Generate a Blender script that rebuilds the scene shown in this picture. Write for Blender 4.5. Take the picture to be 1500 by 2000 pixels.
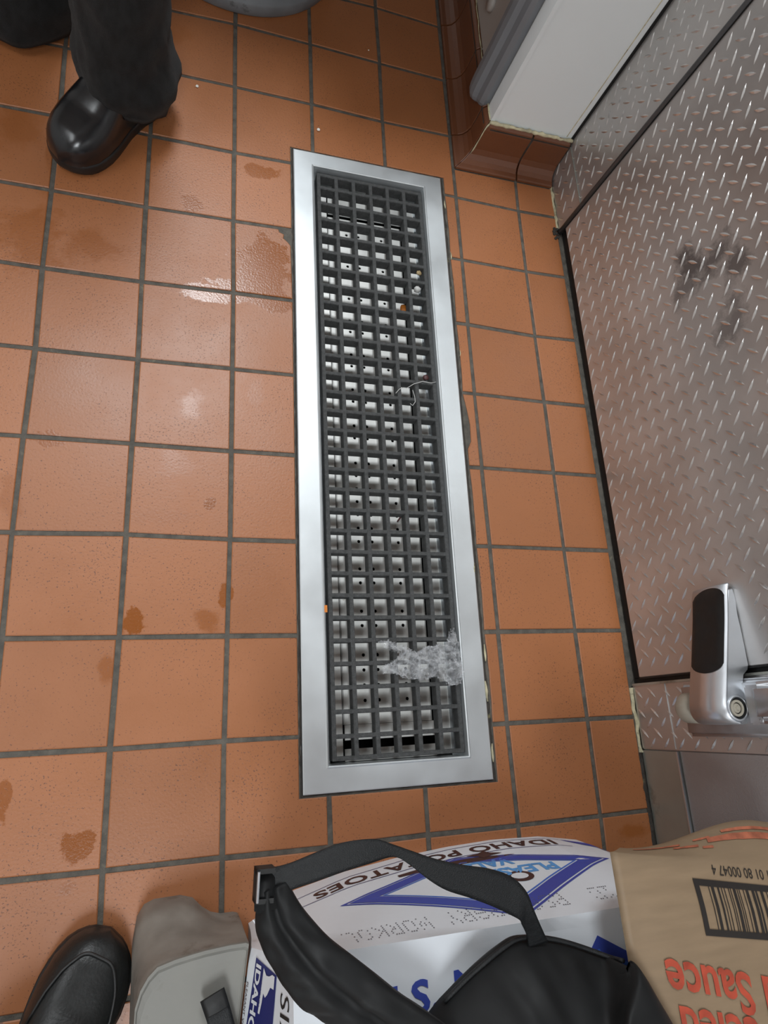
import bpy, bmesh, math, random
from mathutils import Vector, Matrix, noise
random.seed(7)
sc = bpy.context.scene
for o in list(bpy.data.objects): bpy.data.objects.remove(o)
COL = sc.collection

# ------------------------------------------------------------------ camera
F = 1346.87                      # focal length in px of the 1500x2000 frame
CAM = Vector((-0.1045, -1.4132, 1.1345))
RR = Matrix(((0.951744857, -0.049599247, 0.30285581), (-0.04078491, 0.957657456, 0.285006645), (-0.304168239, -0.283605529, 0.909422658)))
cd = bpy.data.cameras.new('camera'); cam = bpy.data.objects.new('camera', cd); COL.objects.link(cam)
cd.sensor_fit = 'VERTICAL'; cd.sensor_height = 24.0; cd.lens = F / 2000 * 24.0
cd.clip_start = 0.02; cd.clip_end = 50
M4 = RR.transposed().to_4x4(); M4.translation = CAM; cam.matrix_world = M4
sc.camera = cam
# ------------------------------------------------------------------ light
w = bpy.data.worlds.new('world'); sc.world = w; w.use_nodes = True
w.node_tree.nodes['Background'].inputs[0].default_value = (0.80, 0.90, 1.0, 1)
w.node_tree.nodes['Background'].inputs[1].default_value = 0.12
def area(name, loc, sx, sy, power, col, rot=(0, 0, 0)):
    l = bpy.data.lights.new(name, 'AREA'); l.shape = 'RECTANGLE'; l.size = sx; l.size_y = sy
    l.energy = power; l.color = col
    o = bpy.data.objects.new(name, l); COL.objects.link(o); o.location = loc; o.rotation_euler = rot
    return o
area('ceiling_lamp_far', (-0.10, 0.62, 2.52), 0.55, 1.15, 42, (0.92, 0.97, 1.0))
area('ceiling_lamp_left', (-1.55, -0.9, 2.52), 0.55, 1.15, 12, (0.92, 0.97, 1.0))
area('ceiling_lamp_behind', (-0.35, -3.0, 2.52), 0.55, 1.15, 36, (0.92, 0.97, 1.0))
sc.view_settings.view_transform = 'Standard'; sc.view_settings.look = 'None'
sc.view_settings.gamma = 1.0; sc.view_settings.use_curve_mapping = False
sc.view_settings.exposure = 0.22

# ------------------------------------------------------------------ measuring helpers (photo ray -> real plane)
def ray(px, py):
    return RR.transposed() @ Vector(((px - 750) / F, -(py - 1000) / F, -1.0))
def bz(px, py, z=0.0):
    d = ray(px, py); return CAM + d * ((z - CAM.z) / d.z)
def bx(px, py, X):
    d = ray(px, py); return CAM + d * ((X - CAM.x) / d.x)
def by(px, py, Y):
    d = ray(px, py); return CAM + d * ((Y - CAM.y) / d.y)
def WX(y): return 0.7345 - 0.0165 * (y + 0.357)          # plane of the cold-room wall
def WP(y, z, d=0.0): return Vector((WX(y) - d, y, z))
def lerp(a, b, t): return a + (b - a) * t
def interp(pts, x):
    if x <= pts[0][0]: return pts[0][1]
    for (a, b), (c, d) in zip(pts, pts[1:]):
        if x <= c:
            t = (x - a) / (c - a); return b + (d - b) * t
    return pts[-1][1]
def sm(t): t = max(0, min(1, t)); return t * t * (3 - 2 * t)

# ------------------------------------------------------------------ materials
def nt(name):
    m = bpy.data.materials.new(name); m.use_nodes = True
    return m, m.node_tree, m.node_tree.nodes['Principled BSDF']
def N(t, typ, **kw):
    n = t.nodes.new(typ)
    for k, v in kw.items(): setattr(n, k, v)
    return n
def setin(n, i, v): n.inputs[i].default_value = v
def mat(name, col, rough=0.5, metal=0.0, var=0.12, vscale=12.0, bump=0.0, bscale=200.0, spec=0.5, coat=0.0, stretch=None, sheen=0.0, dirt=None, dscale=6.0, dcut=0.58):
    m, t, p = nt(name); L = t.links.new
    tc = N(t, 'ShaderNodeTexCoord'); mp = N(t, 'ShaderNodeMapping'); L(tc.outputs['Object'], mp.inputs[0])
    if stretch: mp.inputs['Scale'].default_value = stretch
    n1 = N(t, 'ShaderNodeTexNoise'); setin(n1, 'Scale', vscale); setin(n1, 'Detail', 6.0); L(mp.outputs[0], n1.inputs['Vector'])
    mr = N(t, 'ShaderNodeMapRange'); L(n1.outputs[0], mr.inputs[0]); setin(mr, 1, 0.3); setin(mr, 2, 0.7); setin(mr, 3, 1 - var); setin(mr, 4, 1 + var)
    mx = N(t, 'ShaderNodeVectorMath', operation='SCALE'); mx.inputs[0].default_value = col[:3]; L(mr.outputs[0], mx.inputs['Scale'])
    last = mx.outputs[0]
    if dirt:
        n2 = N(t, 'ShaderNodeTexNoise'); setin(n2, 'Scale', dscale); setin(n2, 'Detail', 8.0); setin(n2, 'Roughness', 0.65); L(tc.outputs['Object'], n2.inputs['Vector'])
        m2 = N(t, 'ShaderNodeMapRange'); L(n2.outputs[0], m2.inputs[0]); setin(m2, 1, dcut); setin(m2, 2, dcut + 0.12)
        mm = N(t, 'ShaderNodeMix', data_type='RGBA'); L(m2.outputs[0], mm.inputs[0]); L(last, mm.inputs[6]); mm.inputs[7].default_value = (*dirt, 1)
        last = mm.outputs[2]
    L(last, p.inputs['Base Color'])
    r2 = N(t, 'ShaderNodeMapRange'); L(n1.outputs[0], r2.inputs[0]); setin(r2, 1, 0.3); setin(r2, 2, 0.7); setin(r2, 3, max(0.02, rough * 0.85)); setin(r2, 4, min(1, rough * 1.15)); L(r2.outputs[0], p.inputs['Roughness'])
    p.inputs['Metallic'].default_value = metal; p.inputs['Specular IOR Level'].default_value = spec
    p.inputs['Coat Weight'].default_value = coat; p.inputs['Coat Roughness'].default_value = 0.15
    p.inputs['Sheen Weight'].default_value = sheen
    if bump:
        n3 = N(t, 'ShaderNodeTexNoise'); setin(n3, 'Scale', bscale); setin(n3, 'Detail', 3.0); L(mp.outputs[0], n3.inputs['Vector'])
        b = N(t, 'ShaderNodeBump'); setin(b, 'Strength', bump); setin(b, 'Distance', 0.002); L(n3.outputs[0], b.inputs['Height']); L(b.outputs[0], p.inputs['Normal'])
    return m

def tile_material(name, patches, base=(0.335, 0.122, 0.043), wetcol=(0.27, 0.074, 0.006)):
    m, t, p = nt(name); L = t.links.new
    tc = N(t, 'ShaderNodeTexCoord'); P = tc.outputs['Object']
    oi = N(t, 'ShaderNodeObjectInfo')
    big = N(t, 'ShaderNodeTexNoise'); setin(big, 'Scale', 5.0); setin(big, 'Detail', 7.0); setin(big, 'Roughness', 0.6); L(P, big.inputs['Vector'])
    # per-tile tone
    a = N(t, 'ShaderNodeMath', operation='MULTIPLY_ADD'); L(oi.outputs['Random'], a.inputs[0]); setin(a, 1, 0.16); setin(a, 2, 0.84)
    b = N(t, 'ShaderNodeMath', operation='MULTIPLY_ADD'); L(big.outputs[0], b.inputs[0]); setin(b, 1, 0.36); L(a.outputs[0], b.inputs[2])
    s = N(t, 'ShaderNodeVectorMath', operation='SCALE'); s.inputs[0].default_value = base; L(b.outputs[0], s.inputs['Scale'])
    # iron specks
    sp = N(t, 'ShaderNodeTexNoise'); setin(sp, 'Scale', 330.0); setin(sp, 'Detail', 2.0); L(P, sp.inputs['Vector'])
    dn = N(t, 'ShaderNodeTexNoise'); setin(dn, 'Scale', 9.0); setin(dn, 'Detail', 2.0); L(P, dn.inputs['Vector'])
    cut = N(t, 'ShaderNodeMath', operation='MULTIPLY_ADD'); L(dn.outputs[0], cut.inputs[0]); setin(cut, 1, -0.20); setin(cut, 2, 0.748)
    df = N(t, 'ShaderNodeMath', operation='SUBTRACT'); L(sp.outputs[0], df.inputs[0]); L(cut.outputs[0], df.inputs[1])
    spk = N(t, 'ShaderNodeMapRange'); L(df.outputs[0], spk.inputs[0]); setin(spk, 1, 0.0); setin(spk, 2, 0.03); setin(spk, 3, 0.0); setin(spk, 4, 0.75)
    mx = N(t, 'ShaderNodeMix', data_type='RGBA'); L(spk.outputs[0], mx.inputs[0]); L(s.outputs[0], mx.inputs[6]); mx.inputs[7].default_value = (0.10, 0.035, 0.018, 1)
    # wet / oily marks
    wn = N(t, 'ShaderNodeTexNoise'); setin(wn, 'Scale', 26.0); setin(wn, 'Detail', 7.0); setin(wn, 'Roughness', 0.68); L(P, wn.inputs['Vector'])
    acc = None
    for (cx, cy, rx, ry, k) in patches:
        mp = N(t, 'ShaderNodeMapping'); L(P, mp.inputs[0]); mp.inputs['Location'].default_value = (-cx / rx, -cy / ry, 0); mp.inputs['Scale'].default_value = (1 / rx, 1 / ry, 0.0)
        ln = N(t, 'ShaderNodeVectorMath', operation='LENGTH'); L(mp.outputs[0], ln.inputs[0])
        q = N(t, 'ShaderNodeMath', operation='MULTIPLY_ADD'); L(wn.outputs[0], q.inputs[0]); setin(q, 1, 2.6); setin(q, 2, -1.3)
        su = N(t, 'ShaderNodeMath', operation='ADD'); L(ln.outputs['Value'], su.inputs[0]); L(q.outputs[0], su.inputs[1])
        e = N(t, 'ShaderNodeMapRange'); L(su.outputs[0], e.inputs[0]); setin(e, 1, 1.0); setin(e, 2, 0.86 if k > .6 else 0.5); setin(e, 3, 0.0); setin(e, 4, k)
        if acc is None: acc = e.outputs[0]
        else:
            mxx = N(t, 'ShaderNodeMath', operation='MAXIMUM'); L(acc, mxx.inputs[0]); L(e.outputs[0], mxx.inputs[1]); acc = mxx.outputs[0]
    col = mx.outputs[2]
    if acc is not None:
        w2 = N(t, 'ShaderNodeMix', data_type='RGBA'); L(acc, w2.inputs[0]); L(col, w2.inputs[6]); w2.inputs[7].default_value = (*wetcol, 1); col = w2.outputs[2]
    L(col, p.inputs['Base Color'])
    rr = N(t, 'ShaderNodeMapRange'); L(big.outputs[0], rr.inputs[0]); setin(rr, 1, 0.3); setin(rr, 2, 0.7); setin(rr, 3, 0.36); setin(rr, 4, 0.50)
    if acc is not None:
        r2 = N(t, 'ShaderNodeMix', data_type='FLOAT'); L(acc, r2.inputs[0]); L(rr.outputs[0], r2.inputs[2]); setin(r2, 3, 0.22); L(r2.outputs[0], p.inputs['Roughness'])
    else: L(rr.outputs[0], p.inputs['Roughness'])
    p.inputs['Specular IOR Level'].default_value = 0.72
    hb = N(t, 'ShaderNodeTexNoise'); setin(hb, 'Scale', 260.0); setin(hb, 'Detail', 4.0); L(P, hb.inputs['Vector'])
    h2 = N(t, 'ShaderNodeMath', operation='MULTIPLY_ADD'); L(spk.outputs[0], h2.inputs[0]); setin(h2, 1, -0.5); L(hb.outputs[0], h2.inputs[2])
    bp = N(t, 'ShaderNodeBump'); setin(bp, 'Strength', 0.28); setin(bp, 'Distance', 0.0009); L(h2.outputs[0], bp.inputs['Height']); L(bp.outputs[0], p.inputs['Normal'])
    return m

def patch(px, py, rx, ry, k=1.0):
    c = bz(px, py); u = (bz(px + rx, py) - c).length; v = (bz(px, py + ry) - c).length
    return (c.x, c.y, u, v, k)
PATCHES = [patch(515, 525, 52, 62), patch(535, 590, 52, 20), patch(420, 572, 75, 20), patch(450, 555, 55, 10),
           patch(262, 1212, 26, 30, .9), patch(405, 1212, 30, 26, .55), patch(440, 1162, 14, 26, .8), patch(150, 1655, 38, 34, .9), patch(128, 1738, 26, 20, .6),
           patch(60, 460, 80, 80, .5), patch(180, 480, 70, 42, .45), patch(378, 398, 22, 16, .8), patch(512, 335, 32, 14, .7), patch(35, 250, 70, 50, .35),
           patch(95, 858, 38, 16, .7), patch(410, 985, 12, 12, .9), patch(208, 1305, 18, 30, .5), patch(8, 1560, 16, 40, .7), patch(320, 1010, 90, 20, .25),
           patch(1045, 760, 34, 26, .3), patch(1230, 1625, 40, 18, .6), patch(20, 970, 30, 60, .4), patch(300, 60, 80, 40, .25), patch(375, 795, 26, 34, .4), patch(345, 905, 44, 34, .3), patch(500, 770, 20, 40, .25)]
M = {}
M['tile'] = tile_material('quarry_tile', PATCHES)
M['cove'] = tile_material('cove_tile', [], base=(0.13, 0.042, 0.015))
M['grout'] = mat('grout', (0.105, 0.095, 0.080), 0.85, var=0.35, vscale=60, bump=0.6, bscale=300, dirt=(0.20, 0.18, 0.13), dscale=40, dcut=0.62)
M['grout_dark'] = mat('dirty_grout', (0.040, 0.034, 0.028), 0.8, var=0.4, vscale=60, bump=0.7, bscale=250, dirt=(0.26, 0.23, 0.11), dscale=28, dcut=0.62)
M['caulk'] = mat('cream_caulk', (0.55, 0.50, 0.33), 0.6, var=0.35, vscale=60, bump=0.5, bscale=200, dirt=(0.13, 0.10, 0.06), dscale=50, dcut=0.56)
M['steel'] = mat('drain_steel', (0.74, 0.78, 0.80), 0.46, 0.85, var=0.06, vscale=9, bump=0.04, bscale=90, dirt=(0.40, 0.40, 0.38), dscale=14, dcut=0.66)
M['pan'] = mat('pan_steel', (0.86, 0.86, 0.83), 0.42, 0.35, var=0.10, vscale=20, bump=0.05, bscale=200, dirt=(0.30, 0.25, 0.18), dscale=40, dcut=0.64)
M['grate'] = mat('grate_grey', (0.075, 0.077, 0.077), 0.75, var=0.3, vscale=150, bump=0.9, bscale=700, spec=0.35, dirt=(0.13, 0.13, 0.13), dscale=500, dcut=0.56)
M['black'] = mat('black_rubber', (0.005, 0.005, 0.005), 0.6, var=0.2, vscale=40, bump=0.1)
M['gasket'] = mat('grey_gasket', (0.07, 0.075, 0.08), 0.35, var=0.2, vscale=30)
M['void'] = mat('dark_void', (0.006, 0.006, 0.006), 0.9)
M['white'] = mat('white_wall_panel', (0.82, 0.87, 0.88), 0.38, var=0.02, vscale=4, bump=0.05, bscale=60, dirt=(0.55, 0.54, 0.50), dscale=9, dcut=0.74)
M['greypvc'] = mat('grey_vinyl', (0.19, 0.20, 0.215), 0.42, var=0.06, vscale=10, dirt=(0.10, 0.10, 0.10), dscale=12, dcut=0.7)
M['beige'] = mat('beige_wall', (0.46, 0.43, 0.40), 0.6, var=0.05)
M['ceiling'] = mat('ceiling_white', (0.74, 0.75, 0.74), 0.8, var=0.03)
M['roomwall'] = mat('pale_wall', (0.62, 0.63, 0.62), 0.6, var=0.03)
M['can'] = mat('bin_grey', (0.17, 0.18, 0.19), 0.5, var=0.18, vscale=18, bump=0.15, bscale=60, dirt=(0.055, 0.055, 0.05), dscale=22, dcut=0.60)
M['cloth'] = mat('black_trousers', (0.017, 0.018, 0.0185), 0.92, var=0.35, vscale=90, bump=0.5, bscale=900, spec=0.2, sheen=0.06, stretch=(1, 1, 0.5))
M['leather'] = mat('black_leather', (0.006, 0.007, 0.009), 0.24, var=0.2, vscale=25, bump=0.12, bscale=45, spec=0.7)
M['matteleather'] = mat('worn_black_leather', (0.010, 0.011, 0.011), 0.40, var=0.25, vscale=25, bump=0.2, bscale=260, spec=0.5)
M['sole'] = mat('black_sole', (0.011, 0.011, 0.011), 0.45, var=0.2, bump=0.2, bscale=150)
M['platform'] = mat('grey_plastic', (0.205, 0.200, 0.180), 0.55, var=0.10, vscale=14, bump=0.10, bscale=90, dirt=(0.13, 0.115, 0.095), dscale=10, dcut=0.55)
M['platform_side'] = mat('grey_plastic_scuffed', (0.23, 0.215, 0.19), 0.6, var=0.2, vscale=24, bump=0.25, bscale=70, dirt=(0.13, 0.11, 0.09), dscale=16, dcut=0.58)
M['carton_white'] = mat('white_cardboard', (0.80, 0.84, 0.89), 0.5, var=0.03, vscale=6, bump=0.04, bscale=30)
M['kraft'] = mat('kraft_cardboard', (0.265, 0.185, 0.112), 0.62, var=0.08, vscale=14, bump=0.08, bscale=160, stretch=(1, 6, 1))
M['blue'] = mat('print_blue', (0.045, 0.075, 0.40), 0.5, var=0.05)
M['midblue'] = mat('print_mid_blue', (0.06, 0.17, 0.62), 0.5, var=0.05)
M['lightblue'] = mat('print_light_blue', (0.10, 0.34, 0.72), 0.5, var=0.1)
M['brown'] = mat('print_brown', (0.055, 0.022, 0.022), 0.5, var=0.1)
M['navy'] = mat('print_navy', (0.02, 0.025, 0.16), 0.5, var=0.1)
M['ink'] = mat('print_ink', (0.10, 0.10, 0.12), 0.6, var=0.2)
M['paper'] = mat('print_white', (0.80, 0.83, 0.87), 0.5, var=0.02)
M['red'] = mat('print_red', (0.42, 0.062, 0.030), 0.6, var=0.25, vscale=50)
M['fadedred'] = mat('faded_red_print', (0.40, 0.12, 0.062), 0.6, var=0.35, vscale=70)
M['blackink'] = mat('print_black', (0.018, 0.014, 0.012), 0.6, var=0.1)
M['nylon'] = mat('black_nylon', (0.007, 0.0075, 0.008), 0.6, var=0.25, vscale=30, bump=0.5, bscale=16, spec=0.3, sheen=0.03)
M['webbing'] = mat('black_webbing', (0.006, 0.007, 0.008), 0.5, var=0.2, vscale=200, bump=0.4, bscale=900, spec=0.4)
M['chrome'] = mat('satin_chrome', (0.66, 0.69, 0.73), 0.36, 0.85, var=0.05, vscale=20, bump=0.05, bscale=120)
M['chrome_dark'] = mat('worn_chrome', (0.50, 0.51, 0.53), 0.42, 0.7, var=0.1, vscale=30)
M['bumper'] = mat('pale_rubber', (0.36, 0.33, 0.27), 0.5, var=0.1)
M['stainless'] = mat('stainless_trim', (0.40, 0.41, 0.37), 0.42, 0.6, var=0.10, vscale=10, dirt=(0.17, 0.15, 0.11), dscale=9, dcut=0.60)
M['panel'] = mat('stippled_grey_panel', (0.38, 0.37, 0.37), 0.45, 0.5, var=0.05, bump=0.35, bscale=420)
M['crumb'] = mat('white_crumb', (0.85, 0.82, 0.75), 0.7)
M['scrap'] = mat('orange_scrap', (0.70, 0.22, 0.03), 0.5)
M['tan'] = mat('tan_scrap', (0.34, 0.25, 0.13), 0.6, var=.4, vscale=80)
M['maroon'] = mat('dark_red_scrap', (0.08, 0.03, 0.03), 0.5)
M['thread'] = mat('white_thread', (0.6, 0.6, 0.58), 0.5)

# diamond plate metal with scuff
def plate_material(name, scuff=True):
    m, t, p = nt(name); L = t.links.new
    tc = N(t, 'ShaderNodeTexCoord'); P = tc.outputs['Object']
    n1 = N(t, 'ShaderNodeTexNoise'); setin(n1, 'Scale', 7.0); setin(n1, 'Detail', 6.0); L(P, n1.inputs['Vector'])
    cr = N(t, 'ShaderNodeMapRange'); L(n1.outputs[0], cr.inputs[0]); setin(cr, 1, 0.3); setin(cr, 2, 0.7); setin(cr, 3, 0.86); setin(cr, 4, 1.08)
    s = N(t, 'ShaderNodeVectorMath', operation='SCALE'); s.inputs[0].default_value = (0.60, 0.59, 0.58); L(cr.outputs[0], s.inputs['Scale'])
    out = s.outputs[0]
    if scuff:
        acc = None
        nn = N(t, 'ShaderNodeTexNoise'); setin(nn, 'Scale', 22.0); setin(nn, 'Detail', 7.0); setin(nn, 'Roughness', 0.7); L(P, nn.inputs['Vector'])
        for (px, py, ry, rz, k) in ((1352, 520, .045, .04, 1), (1400, 500, .03, .04, .9), (1440, 505, .03, .03, .9), (1432, 590, .05, .022, .7), (1420, 640, .03, .03, .7), (1340, 560, .03, .03, .7)):
            c = bx(px, py, 0.74)
            mp = N(t, 'ShaderNodeMapping'); L(P, mp.inputs[0]); mp.inputs['Location'].default_value = (0, -c.y / ry, -c.z / rz); mp.inputs['Scale'].default_value = (0, 1 / ry, 1 / rz)
            ln = N(t, 'ShaderNodeVectorMath', operation='LENGTH'); L(mp.outputs[0], ln.inputs[0])
            q = N(t, 'ShaderNodeMath', operation='MULTIPLY_ADD'); L(nn.outputs[0], q.inputs[0]); setin(q, 1, 4.0); setin(q, 2, -2.0)
            su = N(t, 'ShaderNodeMath', operation='ADD'); L(ln.outputs['Value'], su.inputs[0]); L(q.outputs[0], su.inputs[1])
            e = N(t, 'ShaderNodeMapRange'); L(su.outputs[0], e.inputs[0]); setin(e, 1, 1.1); setin(e, 2, 0.3); setin(e, 3, 0.0); setin(e, 4, k * .8)
            if acc is None: acc = e.outputs[0]
            else:
                x = N(t, 'ShaderNodeMath', operation='MAXIMUM'); L(acc, x.inputs[0]); L(e.outputs[0], x.inputs[1]); acc = x.outputs[0]
        mm = N(t, 'ShaderNodeMix', data_type='RGBA'); L(acc, mm.inputs[0]); L(out, mm.inputs[6]); mm.inputs[7].default_value = (0.13, 0.12, 0.12, 1); out = mm.outputs[2]
    L(out, p.inputs['Base Color']); p.inputs['Metallic'].default_value = 0.78
    rr = N(t, 'ShaderNodeMapRange'); L(n1.outputs[0], rr.inputs[0]); setin(rr, 1, 0.3); setin(rr, 2, 0.7); setin(rr, 3, 0.34); setin(rr, 4, 0.46); L(rr.outputs[0], p.inputs['Roughness'])
    b2 = N(t, 'ShaderNodeTexNoise'); setin(b2, 'Scale', 14.0); setin(b2, 'Detail', 2.0); L(P, b2.inputs['Vector'])
    bp = N(t, 'ShaderNodeBump'); setin(bp, 'Strength', 0.15); setin(bp, 'Distance', 0.004); L(b2.outputs[0], bp.inputs['Height']); L(bp.outputs[0], p.inputs['Normal'])
    return m
M['plate'] = plate_material('diamond_plate')
M['lug'] = mat('tread_metal', (0.74, 0.73, 0.72), 0.30, 0.92, var=0.05)
def film_material():
    m, t, p = nt('clear_film'); L = t.links.new
    p.inputs['Base Color'].default_value = (0.85, 0.87, 0.90, 1); p.inputs['Roughness'].default_value = 0.07; p.inputs['Specular IOR Level'].default_value = 1.0
    tc = N(t, 'ShaderNodeTexCoord'); n = N(t, 'ShaderNodeTexNoise'); setin(n, 'Scale', 110.0); setin(n, 'Detail', 5.0); L(tc.outputs['Object'], n.inputs['Vector'])
    r = N(t, 'ShaderNodeMapRange'); L(n.outputs[0], r.inputs[0]); setin(r, 1, 0.42); setin(r, 2, 0.68); setin(r, 3, 0.02); setin(r, 4, 0.25); lw = N(t, 'ShaderNodeLayerWeight'); setin(lw, 0, 0.35); a1 = N(t, 'ShaderNodeMath', operation='MULTIPLY_ADD'); L(lw.outputs['Facing'], a1.inputs[0]); setin(a1, 1, 0.9); L(r.outputs[0], a1.inputs[2]); a1.use_clamp = True; L(a1.outputs[0], p.inputs['Alpha'])
    b = N(t, 'ShaderNodeBump'); setin(b, 'Strength', 0.8); setin(b, 'Distance', 0.002); L(n.outputs[0], b.inputs['Height']); L(b.outputs[0], p.inputs['Normal'])
    return m
M['film'] = film_material()

# ------------------------------------------------------------------ mesh helpers
def link(name, bm, m, parent=None, smooth=False, label=None, cat=None, group=None, kind=None):
    me = bpy.data.meshes.new(name); bmesh.ops.recalc_face_normals(bm, faces=bm.faces[:])
    bm.to_mesh(me); bm.free()
    if m is not None: me.materials.append(m)
    if smooth: me.polygons.foreach_set('use_smooth', [True] * len(me.polygons))
    o = bpy.data.objects.new(name, me); COL.objects.link(o)
    if parent is not None: o.parent = parent
    tag(o, label, cat, group, kind); return o
def tag(o, label=None, cat=None, group=None, kind=None):
    if label: o['label'] = label
    if cat: o['category'] = cat
    if group: o['group'] = group
    if kind: o['kind'] = kind
def empty(name, loc=(0, 0, 0), **kw):
    o = bpy.data.objects.new(name, None); COL.objects.link(o); o.empty_display_size = 0.05
    tag(o, kw.get('label'), kw.get('cat'), kw.get('group'), kw.get('kind')); return o
def poly_prism(bm, pts, z0, z1, rim=0.0, drop=0.0008):
    """vertical prism of a polygon; the top edge is eased by rim"""
    n = len(pts)
    def inset(d):
        out = []
        ar = sum(pts[i][0] * pts[(i + 1) % n][1] - pts[(i + 1) % n][0] * pts[i][1] for i in range(n))
        s = 1 if ar > 0 else -1
        for i in range(n):
            p, q, r = Vector(pts[i - 1][:2]), Vector(pts[i][:2]), Vector(pts[(i + 1) % n][:2])
            a = (q - p); b = (r - q)
            if a.length < 1e-6 or b.length < 1e-6: out.append(q); continue
            a.normalize(); b.normalize()
            na = Vector((-a.y, a.x)) * s; nb = Vector((-b.y, b.x)) * s
            k = na + nb
            if k.length < 1e-3: k = na
            k = k / max(0.35, (1 + na.dot(nb)))
            out.append(q + k * d)
        return out
    bot = [bm.verts.new((p[0], p[1], z0)) for p in pts]
    if rim:
        mid = [bm.verts.new((p[0], p[1], z1 - drop)) for p in pts]
        top = [bm.verts.new((p.x, p.y, z1)) for p in inset(rim)]
        rings = [bot, mid, top]
    else:
        rings = [bot, [bm.verts.new((p[0], p[1], z1)) for p in pts]]
    for a, b in zip(rings, rings[1:]):
        for i in range(n): bm.faces.new((a[i], a[(i + 1) % n], b[(i + 1) % n], b[i]))
    bm.faces.new(rings[-1]); bm.faces.new(list(reversed(bot)))
def box(bm, a, b, fn=None):
    (x0, y0, z0), (x1, y1, z1) = a, b
    v = [Vector(p) for p in ((x0, y0, z0), (x1, y0, z0), (x1, y1, z0), (x0, y1, z0), (x0, y0, z1), (x1, y0, z1), (x1, y1, z1), (x0, y1, z1))]
    if fn: v = [fn(*p) for p in v]
    v = [bm.verts.new(p) for p in v]
    for f in ((0, 1, 2, 3), (4, 5, 6, 7), (0, 1, 5, 4), (1, 2, 6, 5), (2, 3, 7, 6), (3, 0, 4, 7)): bm.faces.new([v[i] for i in f])
    return v
def grid(bm, fn, nu, nv, closeu=False):
    rows = [[bm.verts.new(fn(i / nu, j / nv)) for i in range(nu if closeu else nu + 1)] for j in range(nv + 1)]
    m = nu if closeu else nu
    for j in range(nv):
        for i in range(m):
            i2 = (i + 1) % len(rows[0]) if closeu else i + 1
            try: bm.faces.new((rows[j][i], rows[j][i2], rows[j + 1][i2], rows[j + 1][i]))
            except ValueError: pass
    return rows
def tube(bm, pts, r, n=8, caps=True):
    pts = [Vector(p) for p in pts]; rings = []
    for i, p in enumerate(pts):
        d = (pts[min(i + 1, len(pts) - 1)] - pts[max(i - 1, 0)]).normalized()
        u = d.orthogonal().normalized() if i == 0 else (prev - d * prev.dot(d)).normalized()
        prev = u; v = d.cross(u)
        rad = r[i] if isinstance(r, (list, tuple)) else r
        rings.append([bm.verts.new(p + (u * math.cos(a) + v * math.sin(a)) * rad) for a in [2 * math.pi * k / n for k in range(n)]])
    for a, b in zip(rings, rings[1:]):
        for k in range(n): bm.faces.new((a[k], a[(k + 1) % n], b[(k + 1) % n], b[k]))
    if caps: bm.faces.new(list(reversed(rings[0]))); bm.faces.new(rings[-1])
def cyl(bm, c, axis, r0, r1, h, n=24, cap=True):
    c = Vector(c); axis = Vector(axis).normalized(); u = axis.orthogonal().normalized(); v = axis.cross(u)
    A = [bm.verts.new(c + (u * math.cos(2 * math.pi * k / n) + v * math.sin(2 * math.pi * k / n)) * r0) for k in range(n)]
    B = [bm.verts.new(c + axis * h + (u * math.cos(2 * math.pi * k / n) + v * math.sin(2 * math.pi * k / n)) * r1) for k in range(n)]
    for k in range(n): bm.faces.new((A[k], A[(k + 1) % n], B[(k + 1) % n], B[k]))
    if cap: bm.faces.new(list(reversed(A))); bm.faces.new(B)
def text(name, s, size, mapf, m, parent, offset=0.0, spacing=1.0, sx=1.0, subdiv=0.0, label=None):
    cu = bpy.data.curves.new('t', 'FONT'); cu.body = s; cu.size = size; cu.resolution_u = 3; cu.offset = offset; cu.space_character = spacing; cu.fill_mode = 'BOTH' if cu.extrude else 'FRONT'
    ob = bpy.data.objects.new('t', cu); COL.objects.link(ob)
    dg = bpy.context.evaluated_depsgraph_get(); dg.update()
    me = bpy.data.meshes.new_from_object(ob.evaluated_get(dg)); bpy.data.objects.remove(ob)
    if subdiv:
        bm = bmesh.new(); bm.from_mesh(me)
        for _ in range(2):
            es = [e for e in bm.edges if e.calc_length() > subdiv]
            if es: bmesh.ops.subdivide_edges(bm, edges=es, cuts=1); bmesh.ops.triangulate(bm, faces=bm.faces[:])
        bm.to_mesh(me); bm.free()
    for v in me.vertices: v.co = mapf(v.co.x * sx, v.co.y)
    me.name = name; me.materials.clear(); me.materials.append(m)
    o = bpy.data.objects.new(name, me); COL.objects.link(o); o.parent = parent
    if label: o['label'] = label
    return o
def flat_poly(bm, pts2, mapf, step=0.012):
    """flat print: polygon in (s,t) laid on a surface"""
    b2 = bmesh.new(); f = b2.faces.new([b2.verts.new((p[0], p[1], 0)) for p in pts2])
    bmesh.ops.triangulate(b2, faces=b2.faces[:])
    for _ in range(5):
        es = [e for e in b2.edges if e.calc_length() > step]
        if not es: break
        bmesh.ops.subdivide_edges(b2, edges=es, cuts=1); bmesh.ops.triangulate(b2, faces=b2.faces[:])
    mp = {v: bm.verts.new(mapf(v.co.x, v.co.y)) for v in b2.verts}
    for f in b2.faces: bm.faces.new([mp[v] for v in f.verts])
    b2.free()

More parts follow.
